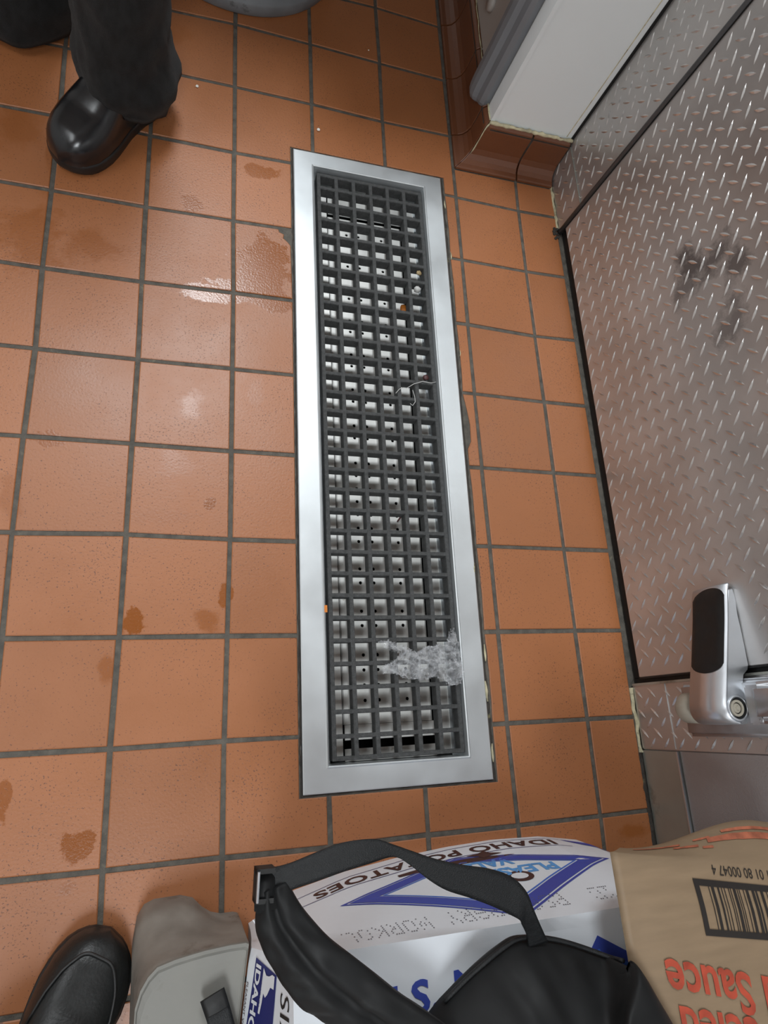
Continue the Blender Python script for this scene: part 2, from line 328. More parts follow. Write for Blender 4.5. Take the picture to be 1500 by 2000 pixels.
# ================================================================== FLOOR
NODES = {
0:{0:(459.7,46.8),1:(459,169),2:(457.5,297.5),3:(456,430.5),4:(456,571.5),5:(454.5,720),6:(452,880.7),7:(449.5,1053.5),8:(444,1242.3),9:(437.7,1447.3),10:(434,1676)},
-1:{2:(293.5,264),3:(284.5,403),4:(277,549.5),5:(268.8,701.5),6:(257.7,866),7:(246.7,1043.3),8:(232.3,1245),9:(215,1463.3),10:(200.5,1702)},
-2:{1:(127.5,92),2:(116,227.5),3:(100.5,371),4:(82.5,522.5),5:(68.3,680),6:(45.7,851),7:(23.5,1040),8:(3,1247)},
1:{0:(606,86),1:(608.8,203),10:(646,1655)},
2:{-1:(733.6,13.9),0:(741.2,123),1:(747.4,237.4),10:(837,1631.3)},
3:{-1:(857.6,52),0:(868,157),1:(879,266),2:(891,384.5),3:(902.7,507.4),4:(914.3,633.3),5:(927,768.4),6:(941.6,913.3),7:(957.2,1067),8:(973.3,1233.7),9:(991.4,1413),10:(1012.6,1612.4)},
4:{2:(1013,411.5),3:(1028,530),4:(1045.3,656),5:(1063.4,784.9),6:(1081.7,923),7:(1102,1072.4),8:(1124,1232),9:(1147.5,1404.6),10:(1173.6,1594.2)}}
PITCH = 0.16
meas = {}
for i in NODES:
    for j in NODES[i]:
        p = bz(*NODES[i][j]); meas[(i, j)] = Vector((p.x, p.y)) - Vector((i * PITCH, -j * PITCH))
def node(i, j):
    if (i, j) in meas: r = meas[(i, j)]
    else:
        ws = 0; r = Vector((0, 0))
        for (a, b), v in meas.items():
            d2 = (a - i) ** 2 + (b - j) ** 2; k = math.exp(-d2 / 3.0) + 1e-9; ws += k; r += v * k
        r = r / ws
    return Vector((i * PITCH, -j * PITCH)) + r
DX0, DX1, DY0, DY1 = 0.119, 0.445, -1.5245, -0.2855     # drain frame outline
cx0, cx1, cy0, cy1 = DX0 - 0.006, DX1 + 0.009, DY0 - 0.005, DY1 + 0.005
floor_bm = bmesh.new()
for (a, b) in (((-2.5, -4), (cx0 + .004, 2.5)), ((cx1 - .004, -4), (0.9, 2.5)), ((cx0 + .004, -4), (cx1 - .004, cy0 + .003)), ((cx0 + .004, cy1 - .003), (cx1 - .004, 2.5))):
    box(floor_bm, (a[0], a[1], -0.03), (b[0], b[1], -0.0022))
floor = link('floor', floor_bm, M['grout'], kind='structure', label='orange quarry tile floor with dark grey joints')
def inside(p): return cx0 < p.x < cx1 and cy0 < p.y < cy1
def clip(poly, ax, val, keep_less):
    out = []
    for k in range(len(poly)):
        a, b = poly[k], poly[(k + 1) % len(poly)]
        ia = (a[ax] <= val) == keep_less; ib = (b[ax] <= val) == keep_less
        if ia: out.append(a)
        if ia != ib:
            t = (val - a[ax]) / (b[ax] - a[ax]); out.append(a.lerp(b, t))
    return out
def tile_poly(i, j):
    """tile between columns i,i+1 and rows j,j+1, as [TL, BL, BR, TR] shrunk by the joint"""
    q = [node(i, j), node(i, j + 1), node(i + 1, j + 1), node(i + 1, j)]
    jit = random.Random(i * 37 + j * 101)
    c = sum(q, Vector((0, 0))) / 4
    g = 0.0038
    out = []
    for k, s in enumerate(((1, -1), (1, 1), (-1, 1), (-1, -1))):
        out.append(q[k] + Vector((s[0] * (g + jit.uniform(-.0005, .0007)), s[1] * (g + jit.uniform(-.0005, .0007)))))
    return out
def ragged(a, b, depth, n, seed, side):
    r = random.Random(seed); out = []
    for k in range(1, n):
        t = k / n; d = depth * math.sin(math.pi * t) * (0.7 + 0.5 * r.random()); out.append(a.lerp(b, t) + side * d)
    return out
COVX = lambda y: 0.7345 - 0.0165 * (y + 0.357)
def cut_drain(q):
    xs = [p.x for p in q]; ys = [p.y for p in q]
    if max(xs) < cx0 or min(xs) > cx1 or max(ys) < cy0 or min(ys) > cy1: return q
    L_, R_, T_, B_ = min(xs) < cx0 - .004, max(xs) > cx1 + .004, max(ys) > cy1 + .004, min(ys) < cy0 - .004
    tl, bl, br, tr = q
    if not (L_ or R_ or T_ or B_): return None
    if L_ and T_: return [tl, bl, Vector((cx0, bl.y + (br.y - bl.y) * ((cx0 - bl.x) / (br.x - bl.x)))), Vector((cx0, cy1)), Vector((tr.x, cy1)), tr]
    if R_ and T_: return [tl, Vector((tl.x, cy1)), Vector((cx1, cy1)), Vector((cx1, br.y)), br, tr]
    if L_ and B_: return [tl, bl, br, Vector((br.x, cy0)), Vector((cx0, cy0)), Vector((cx0, tl.y))]
    if R_ and B_: return [Vector((cx1, tr.y)), Vector((cx1, cy0)), Vector((bl.x, cy0)), bl, br, tr]
    if L_: return clip(q, 0, cx0, True)
    if R_: return clip(q, 0, cx1, False)
    if T_: return clip(q, 1, cy1, False)
    return clip(q, 1, cy0, True)
PLX, PLY = 0.483, -0.2655       # foot line of the cove round the pilaster
fy0 = -0.2475
def cut_walls(q):
    # pilaster foot and cold-room wall
    ys = [p.y for p in q]; xs = [p.x for p in q]
    if max(ys) > fy0 + .003 and max(xs) > PLX:
        if min(xs) > PLX - .02:
            if min(ys) > fy0 - .006: return None
            q = clip(q, 1, fy0 - .004, True)
        else:
            q = clip(q, 0, PLX - .002, True)
    if q and max(p.x for p in q) > 0.728:
        out = []
        def wx(y): return COVX(y) - 0.006 if y > -1.39 else COVX(y) - 0.010
        poly = q
        for k in range(len(poly)):
            a, b = poly[k], poly[(k + 1) % len(poly)]
            fa, fb = a.x - wx(a.y), b.x - wx(b.y)
            if fa <= 0: out.append(a)
            if (fa <= 0) != (fb <= 0): out.append(a.lerp(b, fa / (fa - fb)))
        q = out
    return q if q and len(q) >= 3 else None
def area2(q): return abs(sum(q[k].x * q[(k + 1) % len(q)].y - q[(k + 1) % len(q)].x * q[k].y for k in range(len(q)))) / 2
for j in range(-4, 13):
    for i in range(-6, 5):
        q = tile_poly(i, j)
        q = cut_drain(q)
        if q is None: continue
        q = cut_walls(q)
        if q is None or area2(q) < 6e-5: continue
        # chips seen beside the drain
        if (i, j) == (0, 3):      # corner broken away against the frame
            k = max(range(len(q)), key=lambda k: q[k].x + q[k].y); c = q[k]
            q = q[:k] + [c + Vector((-.002, -.034)), c + Vector((-.008, -.026)), c + Vector((-.016, -.019)), c + Vector((-.015, -.010)), c + Vector((-.024, -.006)), c + Vector((-.026, 0))] + q[k + 1:] if q[(k + 1) % len(q)].x < c.x - .05 else q[:k] + [c + Vector((-.026, 0)), c + Vector((-.024, -.006)), c + Vector((-.015, -.010)), c + Vector((-.016, -.019)), c + Vector((-.008, -.026)), c + Vector((-.002, -.034))] + q[k + 1:]
        if i == 2 and 2 <= j <= 8:
            lf = [k for k in range(len(q)) if q[k].x < cx1 + .002]
            if len(lf) == 2:
                a, b = sorted(lf)
                if b - a > 1: a, b = b, a
                d = 0.008 if j == 5 else 0.002
                ins = ragged(q[a], q[b], d, 9, j, Vector((1, 0)))
                if j == 5: ins = [p if .1 < abs(p.y - q[a].y) / .15 < .75 else Vector((cx1, p.y)) for p in ins]
                q = q[:a + 1] + ins + q[a + 1:]
        bm = bmesh.new(); dz = random.uniform(-.0004, .0004)
        poly_prism(bm, [(p.x, p.y) for p in q], -0.012, dz, rim=0.0014, drop=0.0010)
        link('tile', bm, M['tile'], floor)
# tiles out of the picture: one joined part
bm = bmesh.new()
for j in range(-15, 25):
    for i in range(-15, 5):
        if -6 <= i < 5 and -4 <= j < 13: continue
        x, y = i * PITCH, -j * PITCH
        if x > .45 and y > -.3: continue
        x1 = min(x + PITCH - .004, .74)
        if x + .01 > x1: continue
        box(bm, (x + .004, y - PITCH + .004, -.012), (x1, y - .004, 0))
link('tile', bm, M['tile'], floor, kind='stuff')

# ================================================================== DRAIN
dr = empty('trench_drain', label='long narrow steel floor drain with a dark grey square grate', cat='floor drain')
IX0, IX1, IY0, IY1 = 0.1605, 0.4025, -1.4845, -0.3205
bm = bmesh.new()
def ring(bm, o, i, z): # outer/inner rects -> verts
    return [bm.verts.new((x, y, z)) for x, y in ((o[0], o[2]), (o[1], o[2]), (o[1], o[3]), (o[0], o[3]))]
def rect(a, e): return (a[0] - e, a[1] + e, a[2] - e, a[3] + e)
O = (DX0, DX1, DY0, DY1); I = (IX0, IX1, IY0, IY1)
R = [ring(bm, O, None, -0.010), ring(bm, O, None, 0.0006), ring(bm, rect(O, -.0015), None, 0.0016), ring(bm, rect(I, .004), None, 0.0016), ring(bm, rect(I, .0018), None, 0.0034), ring(bm, I, None, 0.0022), ring(bm, rect(I, -.0006), None, -0.004), ring(bm, rect(I, -.0006), None, -0.095)]
for a, b in zip(R, R[1:]):
    for k in range(4): bm.faces.new((a[k], a[(k + 1) % 4], b[(k + 1) % 4], b[k]))
link('frame', bm, M['steel'], dr, label='stainless steel rim with mitred corners')
bm = bmesh.new(); box(bm, (IX0 - .002, IY0 - .002, -.10), (IX1 + .002, IY1 + .002, -.092)); link('sump', bm, M['void'], dr)
# frame ledge the grate sits on
bm = bmesh.new()
GX0, GX1, GY0, GY1, GZ = 0.1700, 0.4005, -1.4785, -0.3255, -0.009
box(bm, (IX0, IY0, -.046), (IX0 + .013, IY1, -.044)); box(bm, (IX1 - .010, IY0, -.046), (IX1, IY1, -.044))
link('ledge', bm, M['steel'], dr)
# strainer pan: side strips, perforated plate, end bars
bm = bmesh.new()
PZ = -0.050
box(bm, (IX0 + .004, IY0 + .01, PZ - .002), (0.1970, IY1 - .002, PZ + .004)); box(bm, (0.3720, IY0 + .006, PZ - .002), (IX1 - .002, IY1 - .002, PZ + .004))
box(bm, (0.201, IY0 + .002, PZ - .002), (0.366, -1.463, PZ)); box(bm, (0.201, -1.449, PZ + .000), (0.366, -1.4245, PZ + .003)); box(bm, (0.201, -.388, PZ - .002), (0.366, IY1 - .002, PZ))
link('pan_edge', bm, M['pan'], dr)
bm = bmesh.new()
hx0 = 0.2270; hp = 0.0257; rad = 0.0031
ny = int(round((1.424 - 0.402) / hp)); y0 = -1.424
cols = [(0.2005, hx0)] + [(hx0 + hp * k, hx0 + hp * (k + 1)) for k in range(4)] + [(hx0 + hp * 4, 0.3600)]
for ci, (xa, xb) in enumerate(cols):
    for r in range(ny):
        ya, yb = y0 + r * hp, y0 + (r + 1) * hp
        holed = 1 <= ci <= 4 and r > 0
        if not holed:
            bm.faces.new([bm.verts.new((x, y, PZ)) for x, y in ((xa, ya), (xb, ya), (xb, yb), (xa, yb))])
        else:
            c = Vector(((xa + xb) / 2, (ya + yb) / 2)); h = (xb - xa) / 2
            sq = [(1, 0), (1, 1), (0, 1), (-1, 1), (-1, 0), (-1, -1), (0, -1), (1, -1)]
            A = [bm.verts.new((c.x + a * h, c.y + b * (yb - ya) / 2, PZ)) for a, b in sq]
            B = [bm.verts.new((c.x + math.cos(k * math.pi / 4) * rad, c.y + math.sin(k * math.pi / 4) * rad, PZ)) for k in range(8)]
            C = [bm.verts.new((v.co.x, v.co.y, PZ - .002)) for v in B]
            for k in range(8):
                bm.faces.new((A[k], A[(k + 1) % 8], B[(k + 1) % 8], B[k])); bm.faces.new((B[k], B[(k + 1) % 8], C[(k + 1) % 8], C[k]))
bmesh.ops.remove_doubles(bm, verts=bm.verts[:], dist=1e-5)
# folded sides of the strainer
for xa, s in ((0.2005, 1), (0.3600, -1)):
    box(bm, (xa - .0008, y0, PZ - .03), (xa + .0008, y0 + ny * hp, PZ))
link('strainer_plate', bm, M['pan'], dr, label='perforated steel strainer plate with rows of round holes')
# grate: every bar is a part
GD = 0.024
bw = 0.0062
xs = [lerp(GX0 + bw / 2, GX1 - bw / 2, k / 6) for k in range(7)]
yy = [GY1 - bw / 2] + [-.3603 - .03861 * k for k in range(29)] + [GY0 + bw / 2]
def bar_mesh(name, length, along):
    bm = bmesh.new(); n = max(2, int(length / .019)); h = length / 2; rnd = random.Random(3)
    # hexagonal section, gritty top
    sec = [(-.0030, -GD), (.0030, -GD), (.0040, -.0015), (.0032, 0), (-.0032, 0), (-.0040, -.0015)] if along == 'y' else [(-.0027, -GD), (.0027, -GD), (.0037, -.0015), (.0029, 0), (-.0029, 0), (-.0037, -.0015)]
    rows = []
    for k in range(n + 1):
        s = -h + length * k / n
        rows.append([bm.verts.new((s, a, b + (rnd.uniform(-.0003, .0003) if b == 0 else 0)) if along == 'x' else (a, s, b + (rnd.uniform(-.0003, .0003) if b == 0 else 0))) for a, b in sec])
    for a, b in zip(rows, rows[1:]):
        for q in range(6): bm.faces.new((a[q], a[(q + 1) % 6], b[(q + 1) % 6], b[q]))
    bm.faces.new(rows[0]); bm.faces.new(rows[-1])
    bmesh.ops.recalc_face_normals(bm, faces=bm.faces[:])
    me = bpy.data.meshes.new(name); bm.to_mesh(me); bm.free(); me.materials.append(M['grate']); return me
mx_ = bar_mesh('cross_bar', GX1 - GX0, 'x'); my_ = bar_mesh('long_bar', GY1 - GY0, 'y')
gr = empty('grate'); gr.parent = dr; gr['label'] = 'removable dark grey gritty square-mesh grating, six cells wide'
for x in xs:
    o = bpy.data.objects.new('long_bar', my_); COL.objects.link(o); o.location = (x, (GY0 + GY1) / 2, GZ); o.parent = gr
for y in yy:
    o = bpy.data.objects.new('cross_bar', mx_); COL.objects.link(o); o.location = ((GX0 + GX1) / 2, y, GZ - .0002); o.parent = gr
# fillets in the cell corners
# grout / sealant round the drain
def bead(name, segs, m, rz=0.0016, parent=None, seed=1, wob=0.0012):
    bm = bmesh.new(); r = random.Random(seed)
    for (a, b, wd) in segs:
        a = Vector(a); b = Vector(b); L_ = (b - a).length; n = max(4, int(L_ / .012)); d = (b - a).normalized(); s = Vector((-d.y, d.x, 0))
        if s.length < .1: s = Vector((1, 0, 0))
        rows = []
        for k in range(n + 1):
            p = a.lerp(b, k / n); w_ = wd * (0.75 + 0.5 * r.random()); o_ = s * r.uniform(-wob, wob)
            rows.append([bm.verts.new(p + s * w_ / 2 + o_ + Vector((0, 0, -.003))), bm.verts.new(p + o_ + Vector((0, 0, rz * r.uniform(.3, 1)))), bm.verts.new(p - s * w_ / 2 + o_ + Vector((0, 0, -.003)))])
        for u, v in zip(rows, rows[1:]):
            bm.faces.new((u[0], u[1], v[1], v[0])); bm.faces.new((u[1], u[2], v[2], v[1]))
    return link(name, bm, m, parent, smooth=True)
zz = -.0015
bead('sealant', [((DX1 + .004, DY0 - .004, zz), (DX1 + .004, DY1 + .002, zz), .009), ((DX0 - .003, DY0 - .003, zz), (DX0 - .003, DY1 + .002, zz), .006), ((DX0 - .003, DY0 - .0025, zz), (DX1 + .006, DY0 - .0025, zz), .006), ((DX0 - .003, DY1 + .0025, zz), (DX1 + .006, DY1 + .0025, zz), .006)], M['grout_dark'], parent=dr, seed=4)
for (px, py, l, wd) in ((946, 1275, .03, .004), (950, 1350, .035, .005), (926, 1110, .02, .003), (880, 500, .02, .003), (962, 1470, .03, .004), (868, 400, .02, .003), (898, 690, .015, .002)):
    bm = bmesh.new(); c = bz(px, py); tube(bm, [(c.x + random.uniform(-.001, .001), c.y + l * (t - .5), .0008) for t in (0, .25, .5, .75, 1)], [wd * .2, wd * .45, wd * .55, wd * .4, wd * .2], 6)
    link('sealant_crumb', bm, M['caulk'], dr, smooth=True, label='yellowish broken bit of sealant')

# ================================================================== PILASTER, COVE, WALLS
PX = 0.531; PY = -0.2005
bm = bmesh.new()
box(bm, (PX, PY, 0.0), (1.05, 2.5, 2.6))
bmesh.ops.bevel(bm, geom=[e for e in bm.edges if abs(e.verts[0].co.x - PX) < 1e-4 and abs(e.verts[1].co.x - PX) < 1e-4 and abs(e.verts[0].co.y - PY) < 1e-4 and abs(e.verts[1].co.y - PY) < 1e-4], offset=.004, segments=2, affect='EDGES')
wp = link('wall_far', bm, M['white'], kind='structure', label='white corner pilaster above the brown cove tiles')
# smooth corner trim strip + joint strip at the cold-room corner
bm = bmesh.new()
box(bm, (PX - .0025, PY - .002, .099), (PX + .006, PY + .040, 2.6)); link('corner_guard', bm, M['white'], wp)
bm = bmesh.new(); tube(bm, [(WX(PY) - .018, PY - .0006, .102), (WX(PY) - .018, PY - .0006, 1.2)], .0009, 6); link('caulk_line', bm, M['caulk'], wp)
bm = bmesh.new(); box(bm, (WX(PY) - .006, PY - .0028, .10), (WX(PY) + .001, PY - .0002, 2.6)); link('joint', bm, M['void'], wp)
# beige panel behind the grey rail
bm = bmesh.new(); box(bm, (PX - .002, -.155, .10), (PX + .003, 2.4, 2.6)); link('wall_panel', bm, M['beige'], wp)
# cove tiles
PROF = [(0.049, 0.0), (0.0485, 0.0045), (0.045, 0.0060), (0.036, 0.0075), (0.027, 0.0125), (0.020, 0.022), (0.016, 0.034), (0.0145, 0.060), (0.0140, 0.083), (0.012, 0.091), (0.007, 0.0955), (0.0, 0.0965), (-.002, 0.0965), (-.002, 0.0)]
bb = empty('baseboard_far', kind='structure', label='brown cove base tiles round the pilaster foot')
def cove_front(xa, xb, sk0=0, sk1=0):
    bm = bmesh.new(); rows = []
    for x, s in ((xa, sk0), (xa + .0012, sk0), ((xa + xb) / 2, 0), (xb - .0012, sk1), (xb, sk1)):
        e = .0010 if x in (xa, xb) else 0
        rows.append([bm.verts.new((x - s * max(0, d), PY - d + (e if d > 0 else 0), z - (e if z > .09 else 0))) for d, z in PROF])
    for a, b in zip(rows, rows[1:]):
        for k in range(len(PROF) - 1): bm.faces.new((a[k], a[k + 1], b[k + 1], b[k]))
    bm.faces.new(rows[0]); bm.faces.new(rows[-1])
    o = link('cove_tile', bm, M['cove'], bb, smooth=False); return o
def cove_side(ya, yb, sk0=0, sk1=0):
    bm = bmesh.new(); rows = []
    for y, s in ((ya, sk0), (ya + .0012, sk0), ((ya + yb) / 2, 0), (yb - .0012, sk1), (yb, sk1)):
        e = .0010 if y in (ya, yb) else 0
        rows.append([bm.verts.new((PX - d + (e if d > 0 else 0), y - s * max(0, d), z - (e if z > .09 else 0))) for d, z in PROF])
    for a, b in zip(rows, rows[1:]):
        for k in range(len(PROF) - 1): bm.faces.new((a[k], a[k + 1], b[k + 1], b[k]))
    bm.faces.new(rows[0]); bm.faces.new(rows[-1])
    return link('cove_tile', bm, M['cove'], bb)
cove_front(PX + .002, 0.6335, 1.0, 0); cove_front(0.6375, WX(PY) - .004)
ys_ = [PY - .0005, -.160, .003, .167, .33, .49, .65, .81, .97]
for a, b in zip(ys_, ys_[1:]): cove_side(a + .002, b - .002, 1.0 if a == ys_[0] else 0, 0)
bm = bmesh.new()
box(bm, (PX + .001, PY - .0135, 0), (WX(PY), PY, .088)); box(bm, (PX - .0135, PY, 0), (PX, 1.0, .088)); link('grout_bed', bm, M['grout_dark'], bb)
bm = bmesh.new()
r = random.Random(2)
tube(bm, [(lerp(PX - .004, WX(PY) - .002, k / 26), PY - .004 - r.uniform(0, .003), .0975 + r.uniform(-.001, .0015)) for k in range(27)], [r.uniform(.0018, .0050) for _ in range(27)], 6)
tube(bm, [(PX - .003 - r.uniform(0, .002), lerp(PY, .6, k / 40), .0975 + r.uniform(-.001, .001)) for k in range(41)], [r.uniform(.0010, .0022) for _ in range(41)], 6)
tube(bm, [(PX + .004 - d * 1.0 - .0015, PY - d - .0015, z + .001) for d, z in PROF[5:12]], [r.uniform(.0010, .0020) for _ in PROF[5:12]], 6)
link('caulk', bm, M['caulk'], bb, smooth=True, label='cream caulk bead along the top of the tiles')

bm = bmesh.new(); box(bm, (.12, -.10, .55), (PX - .004, 1.5, .58));  # added shelf, out of view, there only to shade the upper-right floor
bmesh.ops.bevel(bm, geom=bm.edges[:], offset=.004, segments=2, affect='EDGES')
link('shade_shelf', bm, M['stainless'], label='stainless shelf added out of view to shade the upper right floor', cat='shelf')
# grey vertical rail on the side of the pilaster
gx = PX - .002
bm = bmesh.new()
rail_c = bx(948, 120, gx - .03)
def rail(u, v):
    # u across the section, v up
    z = lerp(0.092, 1.6, v)
    return Vector((0, 0, z))
sec = [(-.042, 0), (-.044, .012), (-.036, .020), (-.020, .023), (-.016, .034), (-.004, .038), (.010, .038), (.018, .030), (.022, .018), (.036, .012), (.040, 0)]
yc = -0.115
rows = []
for k, z in enumerate([.070, .071, .075, .083, .095, .115, .3, .7, 1.2, 1.6]):
    sc_ = [0.30, .62, .82, .94, .985, 1, 1, 1, 1, 1][k]
    rows.append([bm.verts.new((gx - b * (sc_ if k < 5 else 1), yc - .012 + (a + .012) * sc_, z + (.0 if k > 4 else abs(a) * .25))) for a, b in sec])
for a, b in zip(rows, rows[1:]):
    for q in range(len(sec) - 1): bm.faces.new((a[q], a[q + 1], b[q + 1], b[q]))
bm.faces.new(rows[0]); bm.faces.new(rows[-1])
gr_ = link('wall_guard_rail', bm, M['greypvc'], smooth=False, label='grey ribbed vinyl guard rail with a rounded lower end on the pilaster side', cat='guard rail')
bm = bmesh.new(); c = bx(962, 5, gx); cyl(bm, (gx + .001, c.y, c.z), (-1, 0, 0), .020, .016, .010, 24)
link('wall_cap', bm, M['beige'], wp, smooth=True, label='pale round cap on the beige panel')

# room shell beyond the picture
def wallbox(name, a, b, m):
    bm = bmesh.new(); box(bm, a, b); return link(name, bm, m, kind='structure')
wallbox('wall_left', (-2.6, -4, 0), (-2.5, 2.5, 2.6), M['roomwall'])
wallbox('wall_near', (-2.6, -4.1, 0), (0.95, -4.0, 2.6), M['roomwall'])
wallbox('wall_back', (-2.6, 2.5, 0), (1.0, 2.6, 2.6), M['roomwall'])
wallbox('ceiling', (-2.6, -4.1, 2.6), (1.05, 2.6, 2.7), M['ceiling'])

# ================================================================== COLD-ROOM WALL AND DOOR
DY_A, DY_B = -0.374, -1.3690       # door leaf edges (far, near)
wr = None
bm = bmesh.new()
box(bm, (0.012, DY_A + .004, 0.0), (-.05, PY + .05, 2.6), lambda d, y, z: WP(y, z, -abs(d) if d > 0 else d * -1 * -1))
bm.free()
def wbox(bm, y0, y1, z0, z1, d0, d1): box(bm, (d0, y0, z0), (d1, y1, z1), lambda d, y, z: WP(y, z, d))
bm = bmesh.new()
wbox(bm, DY_A + .004, PY + .02, 0, 2.6, -.08, 0.0)
wbox(bm, -4.0, DY_B - .010, 0, 2.6, -.08, -0.003)
wbox(bm, DY_B - .010, DY_A + .004, 0, 2.6, -.08, -0.060)
wr = link('wall_right', bm, M['panel'], kind='structure', label='grey metal cold-room wall')
def lugs(bm, y0, y1, z0, z1, d, skip=None, oy=-1.0636, oz=.1433):
    pa, pb = .035, .0365
    i0 = int((y0 - oy) / pa) - 2; i1 = int((y1 - oy) / pa) + 2; j0 = int((z0 - oz) / pb) - 2; j1 = int((z1 - oz) / pb) + 2
    Lh, Wh, H = .0135, .0029, .0020
    for i in range(i0, i1 + 1):
        for j in range(j0, j1 + 1):
            for typ in (0, 1):
                cy = oy + i * pa + typ * pa / 2; cz = oz + j * pb + typ * pb / 2
                if not (y0 + .006 < cy < y1 - .006 and z0 + .006 < cz < z1 - .006): continue
                if skip and skip(cy, cz): continue
                th = math.radians(43) if typ == 0 else math.radians(133)
                c, s = math.cos(th), math.sin(th)
                def P_(a, b, h):
                    yq = cy + a * c - b * s; zq = cz + a * s + b * c
                    yq = min(max(yq, y0 + .0005), y1 - .0005); zq = min(max(zq, z0 + .0005), z1 - .0005)
                    return bm.verts.new(WP(yq, zq, d + h))
                e = [P_(-Lh, 0, 0), P_(-Lh * .45, Wh * .75, 0), P_(0, Wh, 0), P_(Lh * .45, Wh * .75, 0), P_(Lh, 0, 0), P_(Lh * .45, -Wh * .75, 0), P_(0, -Wh, 0), P_(-Lh * .45, -Wh * .75, 0)]
                t = [P_(-Lh * .6, 0, H * .7), P_(0, 0, H), P_(Lh * .6, 0, H * .7)]
                for f in ((0, 1, 8), (1, 2, 9, 8), (2, 3, 10, 9), (3, 4, 10), (4, 5, 10), (5, 6, 9, 10), (6, 7, 8, 9), (7, 0, 8)):
                    a = (e + t); bm.faces.new([a[q] for q in f])
def sheet(name, y0, y1, z0, z1, d, parent, th=.002, skip=None, lug=True):
    bm = bmesh.new(); wbox(bm, y0, y1, z0, z1, d - th, d)
    o = link(name, bm, M['plate'], parent)
    if lug:
        bm = bmesh.new(); lugs(bm, y0, y1, z0, min(z1, 1.22), d, skip); link('tread_lug', bm, M['lug'], parent, smooth=False, kind='stuff')
    return o
# far frame
fr = sheet('tread_plate', DY_A + .006, PY - .002, .003, 1.22, .0006, wr)
sheet('kick_plate', -.3655, PY - .002, .003, .088, .0022, wr)
bm = bmesh.new(); wbox(bm, -.3655, PY - .012, .0878, .0892, .0012, .0030); link('kick_plate_edge', bm, M['stainless'], wr)
# near frame
sheet('tread_plate', -1.4945, DY_B - .010, .003, .60, .0006, wr)
sheet('kick_plate', -1.4925, DY_B - .0125, .003, .090, .0022, wr)
bm = bmesh.new(); wbox(bm, DY_B - .013, DY_B - .009, .003, 1.6, -.004, .004); link('frame_edge', bm, M['stainless'], wr)
# stainless angle + panel beyond
bm = bmesh.new()
wbox(bm, -3.9, -1.4965, .002, .094, -.004, .004); link('base_angle', bm, M['stainless'], wr)
bm = bmesh.new(); wbox(bm, -3.9, -1.4965, .0935, .0965, .001, .0055); link('base_angle_edge', bm, M['chrome'], wr)
bm = bmesh.new(); wbox(bm, -3.9, -1.4965, .100, 1.6, -.006, .001); link('wall_panel', bm, M['panel'], wr)
bead('sealant', [((WX(-1.38) - .0045, -1.385, 0), (WX(-1.5) - .0045, -1.50, 0), .007), ((WX(-.24) - .004, -.245, 0), (WX(-.36) - .004, -.362, 0), .008)], M['caulk'], .006, wr, seed=11, wob=.0015)
bead('sealant', [((WX(-1.5) - .008, -1.50, 0), (WX(-2) - .008, -2.0, 0), .012)], M['grout_dark'], .006, wr, seed=12)
# dirt blob at the door corner
bm = bmesh.new(); c = bz(1083, 458)
for k in range(26): 
    a = random.random() * 6.28; rr_ = random.random() ** .5 * .012; bmesh.ops.create_icosphere(bm, subdivisions=1, radius=random.uniform(.0015, .004), matrix=Matrix.Translation((c.x + .004 + rr_ * math.cos(a) * .6, c.y + rr_ * math.sin(a) * 1.6, .001)))
link('grime', bm, M['grout_dark'], wr, kind='stuff')
# the leaf
def near_handle(y, z): return -1.372 < y < -1.225 and .19 < z < .315
door = bpy.data.objects.new('door_1', None)
bm = bmesh.new(); wbox(bm, DY_B, DY_A, .026, 2.05, -.055, .0)
door = link('door_1', bm, M['panel'], kind='structure', label='cold-room door clad in diamond plate')
sheet('tread_plate', DY_B + .002, DY_A - .005, .026, 1.22, .002, door, skip=near_handle)
bm = bmesh.new(); wbox(bm, DY_B + .001, DY_A - .003, .0035, .028, -.010, -.0035); link('door_sweep', bm, M['black'], door, label='black rubber sweep under the leaf')
bm = bmesh.new(); tube(bm, [WP(DY_A + .0015, z, .003) for z in (.003, .5, 1.0, 2.0)], .0052, 10); link('gasket', bm, M['gasket'], door, smooth=True, label='round grey rubber seal down the hinge edge')
bm = bmesh.new(); wbox(bm, DY_A - .0055, DY_A - .001, .003, 2.0, .0, .0035); wbox(bm, DY_A + .0045, DY_A + .0075, .003, 2.0, .0, .002); link('gasket_lip', bm, M['black'], door)
bm = bmesh.new(); wbox(bm, DY_B - .0085, DY_B - .0005, .003, 2.0, -.02, -.004); wbox(bm, DY_B - .002, DY_B + .001, .026, 2.0, -.01, .003); link('gasket_strip', bm, M['black'], door)

# ================================================================== LATCH HANDLE
hd = empty('latch_handle', label='satin chrome cold-room latch lever with a black grip pad', cat='door handle')
ZT, ZB = .2860, .2110
plan_px = [(1422, 1151), (1431, 1149), (1437, 1170), (1441, 1200), (1447, 1225), (1455, 1262), (1462, 1298), (1461, 1308), (1453, 1318), (1452, 1332), (1456, 1352), (1461, 1372), (1463, 1388), (1459, 1404), (1449, 1413), (1437, 1411), (1425, 1400), (1419, 1384), (1418, 1362), (1419, 1330), (1420, 1250)]
plan = [bz(px, py, ZT) for px, py in plan_px]
bm = bmesh.new(); poly_prism(bm, [(p.x, p.y) for p in plan], ZT - .004, ZT, rim=.0012, drop=.001)
link('lever_cheek', bm, M['chrome'], hd, label='bright side cheek of the lever')
bm = bmesh.new(); poly_prism(bm, [(p.x, p.y) for p in plan], ZB, ZB + .004, rim=.001)
link('lever_cheek', bm, M['chrome'], hd)
